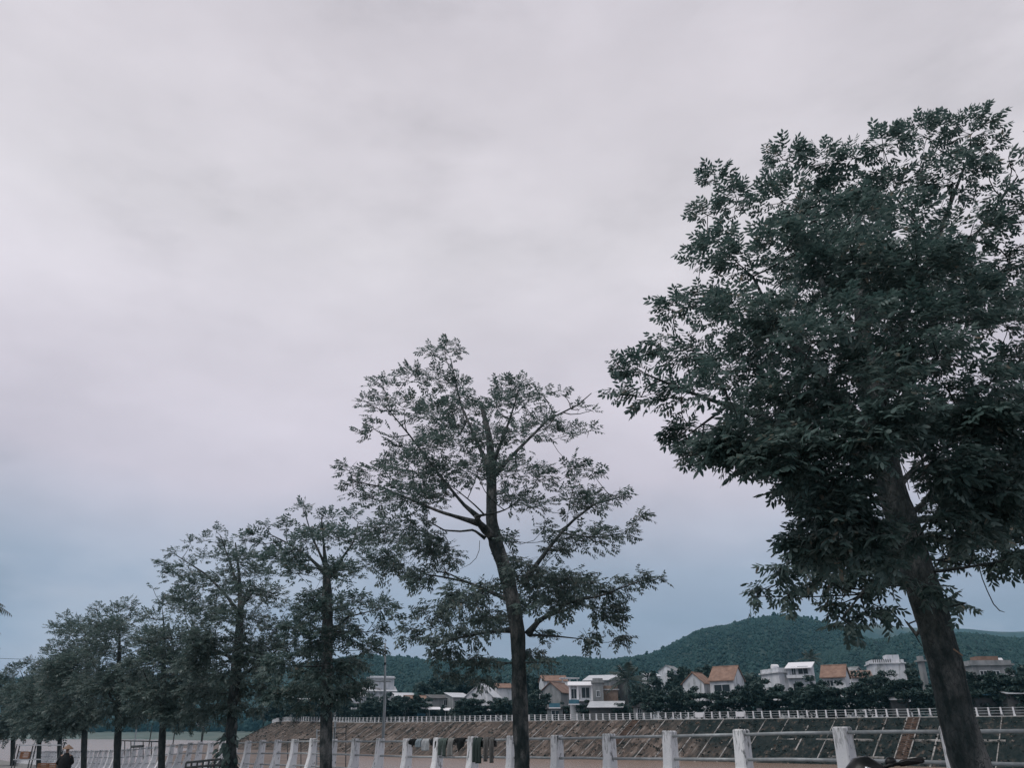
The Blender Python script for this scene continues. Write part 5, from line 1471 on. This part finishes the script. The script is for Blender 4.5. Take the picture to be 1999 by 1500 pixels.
# ------------------------------------------------------------------ laundry on the top rail
def cloth(label, u0, u1, v1, m, name='laundry', legs=0, vtop=None, point=0.0, seed=0):
    """draped sheet over the top pipe between photo columns u0..u1, front hem at photo row v1"""
    r_ = random.Random(seed)
    Ya, Yb = at_fence(u0, -.03)[1], at_fence(u1, -.03)[1]
    A = Vector((FX * Ya + FK, Ya, top_at(Ya) - .045)); B = Vector((FX * Yb + FK, Yb, top_at(Yb) - .045))
    hang = A.z - PX(u0, v1, Ya).z
    root = thing(name, label, 'laundry', tuple((A + B) / 2), group='laundry drying on the railing')
    n, mrows = 14, 16
    spans = [(0.0, 1.0, 0.0)]
    if legs: spans = [(0.0, .47, 0.0), (.53, 1.0, 0.05)]
    for pi, (s0, s1, extra) in enumerate(spans):
        P = np.zeros((mrows, n, 3))
        ph = r_.uniform(0, 6)
        for j in range(n):
            f = j / (n - 1); s = s0 + (s1 - s0) * f
            p = A.lerp(B, s)
            hl = hang * (1 + extra)
            if point: hl *= 1 - point * abs(2 * f - 1) ** .9
            for i in range(mrows):
                t = (i / (mrows - 1)) * 1.35 - .35          # -.35..0 behind, 0..1 in front
                if t < 0:
                    off, z = -.035, t * hl
                else:
                    off, z = .035, -t * hl
                if abs(t) < .06: off = .035 * (t / .06); z = .02
                wv = .028 * math.sin(f * 9 + ph + t * 1.5) * min(1, abs(t) * 3) + .015 * math.sin(f * 17 + ph * 2)
                squeeze = (1 + (.03 * math.sin(ph + t * 4)))
                q = p + FNRM * (off + wv + .03)
                if legs: q += (A.lerp(B, (s0 + s1) / 2) - p) * (.18 * max(0, t))
                P[i, j] = (q.x, q.y, p.z + z)
        P -= np.array(root.location)
        o = link('fabric' if not legs else 'trouser_leg', grid_mesh('fabric', P, M[m]), root)
        sm = o.modifiers.new('thickness', 'SOLIDIFY'); sm.thickness = .008
    return root
cloth('small black cloth nearest the post, left end of the laundry', 804, 815, 1461, 'cloth_black', point=.5, seed=1)
cloth('pale grey-blue shorts between the small black cloth and the white shirt', 816, 826, 1460, 'cloth_pale', seed=2)
cloth('white shirt on the rail left of the bulky black shirt', 828, 841, 1467, 'cloth_white', seed=3)
cloth('bulky black shirt hung over the rail and post top', 845, 862, 1464, 'cloth_black', point=.45, seed=4)
cloth('grey-green trousers in the middle of the laundry', 859, 876, 1476, 'cloth_green', legs=1, seed=5, name='trousers')
cloth('light grey towel right of the grey-green trousers', 877, 890, 1477, 'cloth_grey', seed=6)
cloth('black top hanging to a point right of the grey towel', 891, 911, 1471, 'cloth_black', point=.8, seed=7)
cloth('dark olive trousers with two long legs over the rail', 923, 943, 1489, 'cloth_olive', legs=1, seed=8, name='trousers')
cloth('taupe trousers at the right end of the laundry', 946, 967, 1488, 'cloth_taupe', legs=1, seed=9, name='trousers')

# ------------------------------------------------------------------ motorbike at the bottom right
def motorbike():
    p = PX(1700, 1500, 7.4)
    gz = ground_at(p.x, 7.4)
    r = thing('motorbike', 'parked black motorbike, only its cowl and handlebar grip showing at the bottom edge', 'motorbike', (p.x, 7.4, gz), 0)
    H = -gz
    top = PX(1690, 1476, 7.4).z - gz
    # local coordinates: x to the right of the picture is towards the front of the bike; wheels at y=0
    def wheel(x):
        t = MB(); vs = []; fs = []
        n, k = 26, 8
        for i in range(n):
            a = 2 * math.pi * i / n
            for j in range(k):
                b = 2 * math.pi * j / k
                R_ = .255 + .045 * math.cos(b)
                vs.append((x + R_ * math.cos(a), .05 * math.sin(b), .30 + R_ * math.sin(a)))
        for i in range(n):
            for j in range(k): fs.append((i * k + j, ((i + 1) % n) * k + j, ((i + 1) % n) * k + (j + 1) % k, i * k + (j + 1) % k))
        t.add(vs, fs)
        w = t.build('wheel', M['black_rubber'], r, local=True, smooth=True)
        rm = MB(); rm.tube([(x, -.045, .30), (x, .045, .30)], .05, 12)
        for i in range(5):
            a = 2 * math.pi * i / 5
            rm.tube([(x, 0, .30), (x + .215 * math.cos(a), 0, .30 + .215 * math.sin(a))], .016, 6)
        rm.build('rim', M['chrome'], w, local=True)
    wheel(-.78); wheel(.46)
    def shell(name, m, secs, n=14):
        mb = MB(); vs = []; fs = []
        for x, zc, hh, w in secs:
            for k in range(n):
                a = 2 * math.pi * k / n
                vs.append((x, w * math.cos(a), zc + hh * math.sin(a)))
        for i in range(len(secs) - 1):
            for k in range(n): fs.append((i * n + k, i * n + (k + 1) % n, (i + 1) * n + (k + 1) % n, (i + 1) * n + k))
        fs.append(tuple(range(n - 1, -1, -1))); fs.append(tuple(range((len(secs) - 1) * n, len(secs) * n)))
        mb.add(vs, fs); return mb.build(name, M[m], r, local=True, smooth=True)
    shell('body', 'black_plastic', [(-1.05, .66, .03, .05), (-.85, .64, .12, .13), (-.5, .56, .18, .15), (-.2, .48, .16, .15), (.05, .42, .14, .12), (.2, .42, .08, .06)])
    shell('seat', 'black_rubber', [(-.98, .79, .02, .08), (-.8, .80, .05, .13), (-.5, .79, .06, .14), (-.2, .74, .05, .12), (-.1, .72, .02, .06)])
    shell('leg_shield', 'black_plastic', [(.10, .55, .28, .16), (.18, .58, .30, .19), (.26, .62, .26, .16), (.31, .64, .14, .08)])
    # rounded cowl: the black dome that shows above the frame edge
    zc = top - .19
    shell('cowl', 'black_plastic', [(-.27, zc - .09, .04, .05), (-.22, zc - .05, .13, .11), (-.13, zc - .01, .18, .15), (-.02, zc, .19, .16), (.08, zc - .03, .165, .15), (.16, zc - .08, .12, .12), (.22, zc - .13, .05, .06)], 18)
    MB().tube([(-.10 + .20 * t, -.168 + .02 * abs(t - .5), zc + .10 - .19 * t * t) for t in np.linspace(0, 1, 10)], .010, 6).build('trim', M['chrome'], r, local=True, smooth=True)
    MB().tube([(.02 + .17 * t, -.155, zc + .02 - .16 * t) for t in np.linspace(0, 1, 8)], .008, 6).build('trim', M['chrome'], r, local=True, smooth=True)
    hl = MB(); hl.tube([(-.20, -.10, zc - .06), (-.24, -.12, zc - .06), (-.26, -.13, zc - .06)], [.06, .055, .03], 12); hl.build('headlight', M['chrome'], r, local=True, smooth=True)
    # handlebar, grip and lever pointing right
    gz_ = PX(1765, 1487, 7.4).z - gz
    MB().tube([(.05, -.02, gz_ - .08), (.14, -.06, gz_ - .03), (.24, -.08, gz_ - .015)], .016, 8).build('handlebar', M['black_plastic'], r, local=True, smooth=True)
    MB().tube([(.22, -.08, gz_ - .022), (.24, -.08, gz_ - .015), (.40, -.10, gz_ + .012), (.415, -.10, gz_ + .014)], [.020, .026, .026, .02], 10).build('grip', M['black_rubber'], r, local=True, smooth=True)
    MB().tube([(.05, .10, gz_ - .06), (.02, .30, gz_ - .03), (-.02, .42, gz_ - .03)], .018, 8).build('handlebar', M['black_plastic'], r, local=True, smooth=True)
    MB().tube([(.16, -.10, gz_ - .02), (.26, -.14, gz_ + .004), (.38, -.15, gz_ + .0)], .007, 6).build('lever', M['black_plastic'], r, local=True, smooth=True)
    shell('switch_housing', 'black_plastic', [(.13, gz_ - .02, .02, .02), (.15, gz_ - .01, .04, .04), (.20, gz_ - .005, .04, .04), (.22, gz_, .02, .02)], 8)
    MB().tube([(.36, .06, .30), (.30, .06, .60), (.20, .05, .78)], .022, 8).build('fork', M['chrome'], r, local=True)
    MB().tube([(.48, -.06, .30), (.36, -.06, .60), (.24, -.05, .78)], .022, 8).build('fork', M['chrome'], r, local=True)
    shell('front_mudguard', 'black_plastic', [(.20, .56, .02, .05), (.32, .64, .03, .07), (.46, .66, .03, .07), (.62, .60, .02, .06)], 10)
    MB().tube([(-.9, -.14, .34), (-.3, -.15, .28), (-.1, -.12, .30)], [.05, .045, .03], 10).build('exhaust', M['chrome'], r, local=True)
    MB().tube([(-.15, .10, .32), (-.12, .28, .0)], .015, 6).build('side_stand', M['chrome'], r, local=True)
    r.rotation_euler = (0, 0, rad(-4))
motorbike()

# ------------------------------------------------------------------ seated person with straw hat at the left
def person():
    Yp = 40.0
    p = PX(128, 1485, Yp)
    gz = ground_at(p.x, Yp)
    top = PX(128, 1472, Yp).z
    r = thing('person', 'person in a black jacket and conical straw hat seated with back turned', 'person', (p.x, Yp, gz), rad(20))
    hz_ = top - gz                      # crown of the head
    hip = max(.42, hz_ - .88)
    V = [(0, 0, hip), (0, .02, hip + .22), (0, .0, hip + .44), (0, .03, hip + .56), (0, .06, hip + .66), (0, .08, hip + .78), (0, .17, hip + .71),
         (-.19, .0, hip + .47), (-.26, .06, hip + .20), (-.16, .30, hip + .14), (.19, .0, hip + .47), (.26, .06, hip + .20), (.16, .30, hip + .14),
         (-.12, .06, hip - .02), (-.16, .48, hip + .02), (-.16, .50, .08), (-.16, .66, .05), (.12, .06, hip - .02), (.16, .48, hip + .02), (.16, .50, .08), (.16, .66, .05)]
    E = [(0, 1), (1, 2), (2, 3), (3, 4), (4, 5), (5, 6), (2, 7), (7, 8), (8, 9), (2, 10), (10, 11), (11, 12), (0, 13), (13, 14), (14, 15), (15, 16), (0, 17), (17, 18), (18, 19), (19, 20)]
    R_ = [.17, .16, .17, .07, .06, .10, .03, .085, .06, .04, .085, .06, .04, .10, .075, .05, .04, .10, .075, .05, .04]
    for s, w in ((-1, 9), (1, 12)):
        bx_, by_, bz_ = V[w]
        for k in range(5):
            a = (k - 2) * .28
            l1 = .045 if k else .035
            V.append((bx_ + math.sin(a) * .05, by_ + .05, bz_ + .005)); E.append((w, len(V) - 1)); R_.append(.011)
            V.append((bx_ + math.sin(a) * .07, by_ + .05 + l1, bz_ - .01)); E.append((len(V) - 2, len(V) - 1)); R_.append(.009)
            V.append((bx_ + math.sin(a) * .075, by_ + .07 + l1, bz_ - .03)); E.append((len(V) - 2, len(V) - 1)); R_.append(.008)
    me = bpy.data.meshes.new('body'); me.from_pydata(V, E, []); me.materials.append(M['skin'])
    o = link('body', me, r)
    md = o.modifiers.new('skin', 'SKIN')
    sv = me.skin_vertices[0].data
    for i, q in enumerate(R_): sv[i].radius = (q, q)
    sv[0].use_root = True
    ss_ = o.modifiers.new('sub', 'SUBSURF'); ss_.levels = 1; ss_.render_levels = 2
    # jacket: rounded bulky back with sleeves
    j = MB(); n = 18
    prof = [(hip - .10, .24, .20), (hip + .05, .27, .23), (hip + .22, .27, .23), (hip + .38, .26, .21), (hip + .50, .20, .16), (hip + .58, .11, .10), (hip + .62, .09, .09)]
    vs = [(a * math.cos(2 * math.pi * k / n), .02 + b * math.sin(2 * math.pi * k / n), z) for z, a, b in prof for k in range(n)]
    fs = [(i * n + k, i * n + (k + 1) % n, (i + 1) * n + (k + 1) % n, (i + 1) * n + k) for i in range(len(prof) - 1) for k in range(n)]
    j.add(vs, fs)
    for s in (-1, 1): j.tube([(s * .17, 0, hip + .49), (s * .24, .02, hip + .36), (s * .29, .06, hip + .20), (s * .24, .18, hip + .16), (s * .17, .28, hip + .145)], [.09, .105, .095, .08, .06], 10)
    j.build('jacket', M['jacket'], r, local=True, smooth=True)
    t = MB()
    for s in (-1, 1): t.tube([(s * .12, .02, hip), (s * .15, .28, hip + .03), (s * .16, .48, hip + .03), (s * .16, .51, hip - .12), (s * .16, .50, .12)], [.125, .115, .10, .085, .07], 10)
    t.build('trousers', M['jacket'], r, local=True, smooth=True)
    h_ = MB(); h_.lathe((0, .08, hip + .78), [(.25, 0.0), (.24, .015), (.13, .11), (.03, .19), (.005, .20)], 20)
    ho = h_.build('straw_hat', M['straw'], r, local=True, smooth=True)
    # stool
    s_ = thing('stool', 'low plastic stool under the seated person in the straw hat', 'stool', (p.x, Yp, gz), rad(20))
    MB().box((0, .05, hip - .16), (.36, .36, .04)).build('seat', M['blue'], s_, local=True)
    for a in (-1, 1):
        for b in (-1, 1): MB().tube([(a * .15, .05 + b * .15, hip - .18), (a * .19, .05 + b * .19, 0)], .022, 6).build('leg', M['blue'], s_, local=True)
person()

# crate rack / stall at the left edge
def rack():
    Yk = 46.0
    p = PX(72, 1490, Yk)
    gz = ground_at(p.x, Yk)
    r = thing('crate_rack', 'white metal rack at the left on the promenade between tree trunks', 'rack', (p.x, Yk, gz), rad(12))
    w = 1.1
    H = PX(0, 1456, Yk).z - gz
    for z in (H, H * .55, H * .18):
        MB().box((0, 0, z), (2 * w, .5, .05)).build('shelf', M['frame'], r, local=True)
    for a in (-w, -.3, w):
        for b in (-.22, .22): MB().tube([(a, b, 0), (a, b, H + .05)], .03, 6).build('leg', M['galv_dark'], r, local=True)
    for n_, (x, z) in enumerate(((-.62, H * .55), (.35, H * .18), (.8, H * .18))):
        c = thing('crate', ('orange slatted crate on the middle shelf of the white rack', 'orange slatted crate low on the white rack, left of its neighbour', 'orange slatted crate low on the white rack at its right end')[n_], 'crate',
                  tuple(Vector((p.x, Yk, gz)) + Vector((x * math.cos(rad(12)), x * math.sin(rad(12)), z + .03))), rad(12), 'orange crates on the rack')
        for k in range(4): MB().box((0, -.19, .05 + k * .09), (.4, .02, .06)).build('slat', M['orange'], c, local=True)
        for k in range(4): MB().box((0, .19, .05 + k * .09), (.4, .02, .06)).build('slat', M['orange'], c, local=True)
        for s in (-1, 1): MB().box((s * .21, 0, .18), (.02, .4, .34)).build('end_panel', M['orange'], c, local=True)
        MB().box((0, 0, .012), (.4, .36, .02)).build('base', M['orange'], c, local=True)
rack()

# hanging vine tendrils on the big tree, overhead cable
def vine(label, pts, Y):
    q = [PX(u, v, Y) for u, v in pts]
    o = thing('vine', label, 'vine', tuple(q[0]))
    MB().tube(q, [.006] * (len(q) - 1) + [.003], 5).build('stem', M['twig'], o)
vine('bare hanging vine dangling right of the leaning trunk', [(1911,1104),(1918,1130),(1928,1155),(1940,1180),(1952,1193),(1962,1196)], 8.6)
vine('thin vine loop below the fork of the sparse tree', [(937,1056),(936,1075),(930,1090),(918,1102),(898,1112)], 15.4)
tv = thing('trunk_vines', 'cords tied around the leaning trunk, trailing down its right side', 'cord', tuple(PX(1850, 1240, 8.8)))
MB().tube([PX(u, v, 8.82) for u, v in ((1836,1205),(1852,1245),(1868,1275),(1878,1290),(1884,1320),(1888,1350),(1886,1372))], .006, 5).build('cord', M['bark_dark'], tv)
MB().tube([PX(u, v, 8.82) for u, v in ((1766,1210),(1776,1225),(1788,1242),(1800,1262))], .006, 5).build('cord', M['twig'], tv)
MB().tube([PX(u, v, 8.75) for u, v in ((1862,1268),(1880,1281))], [.010, .007], 5).build('snapped_stub', M['straw'], tv)
lv = MB()
for u0, u1, v0, v1 in ((1742,1768,866,965),(1746,1775,870,958),(1760,1795,905,975),(1772,1806,925,965)):
    lv.tube([PX(u0 + (u1 - u0) * t + 4 * math.sin(t * 3), v0 + (v1 - v0) * t, 8.7) for t in np.linspace(0, 1, 6)], .005, 4)
lo = thing('vine', 'several thin vines hanging in the gap right of the leaning trunk', 'vine', tuple(PX(1750, 870, 8.7)))
lv.build('stem', M['twig'], lo)

up_ = []
for u, Yq, v, lab in ((-220, 55, 1274, 'utility pole outside the left edge carrying the overhead cable'), (344, 74, 1282, 'utility pole hidden among the street tree crowns')):
    q = PX(u, v, Yq)
    g = ground_at(q.x, Yq) if u < 0 else -4.2
    o = thing('utility_pole', lab, 'pole', (q.x, Yq, g))
    MB().tube([(q.x, Yq, g), (q.x, Yq, q.z + .3)], [.14, .09], 8).build('shaft', M['concrete'], o)
    MB().box((q.x, Yq, q.z + .05), (.9, .08, .08)).build('cross_arm', M['steel'], o)
    up_.append(q)
o = thing('overhead_cable', 'single thin overhead cable crossing the sky at the left edge', 'cable', tuple(up_[0]))
MB().tube([up_[0].lerp(up_[1], t) + Vector((0, 0, .1 - .5 * (1 - (2 * t - 1) ** 2))) for t in np.linspace(0, 1, 14)], .016, 5).build('cable', M['galv_dark'], o)

# ------------------------------------------------------------------ air
def haze():
    x0, x1, y0, y1, z0, z1 = -2700, 2700, -300, 2600, -8, 345
    o = MB().box(((x0 + x1) / 2, (y0 + y1) / 2, (z0 + z1) / 2), (x1 - x0, y1 - y0, z1 - z0)).build('haze', None)
    m = bpy.data.materials.new('haze_air'); m.use_nodes = True
    t = m.node_tree; t.nodes.clear()
    ou = t.nodes.new('ShaderNodeOutputMaterial'); pv = t.nodes.new('ShaderNodeVolumePrincipled')
    pv.inputs['Color'].default_value = (0.30, 0.76, 1.0, 1)
    pv.inputs['Density'].default_value = 0.00014
    t.links.new(pv.outputs[0], ou.inputs['Volume'])
    o.data.materials.append(m)
    tag(o, kind='stuff')
haze()
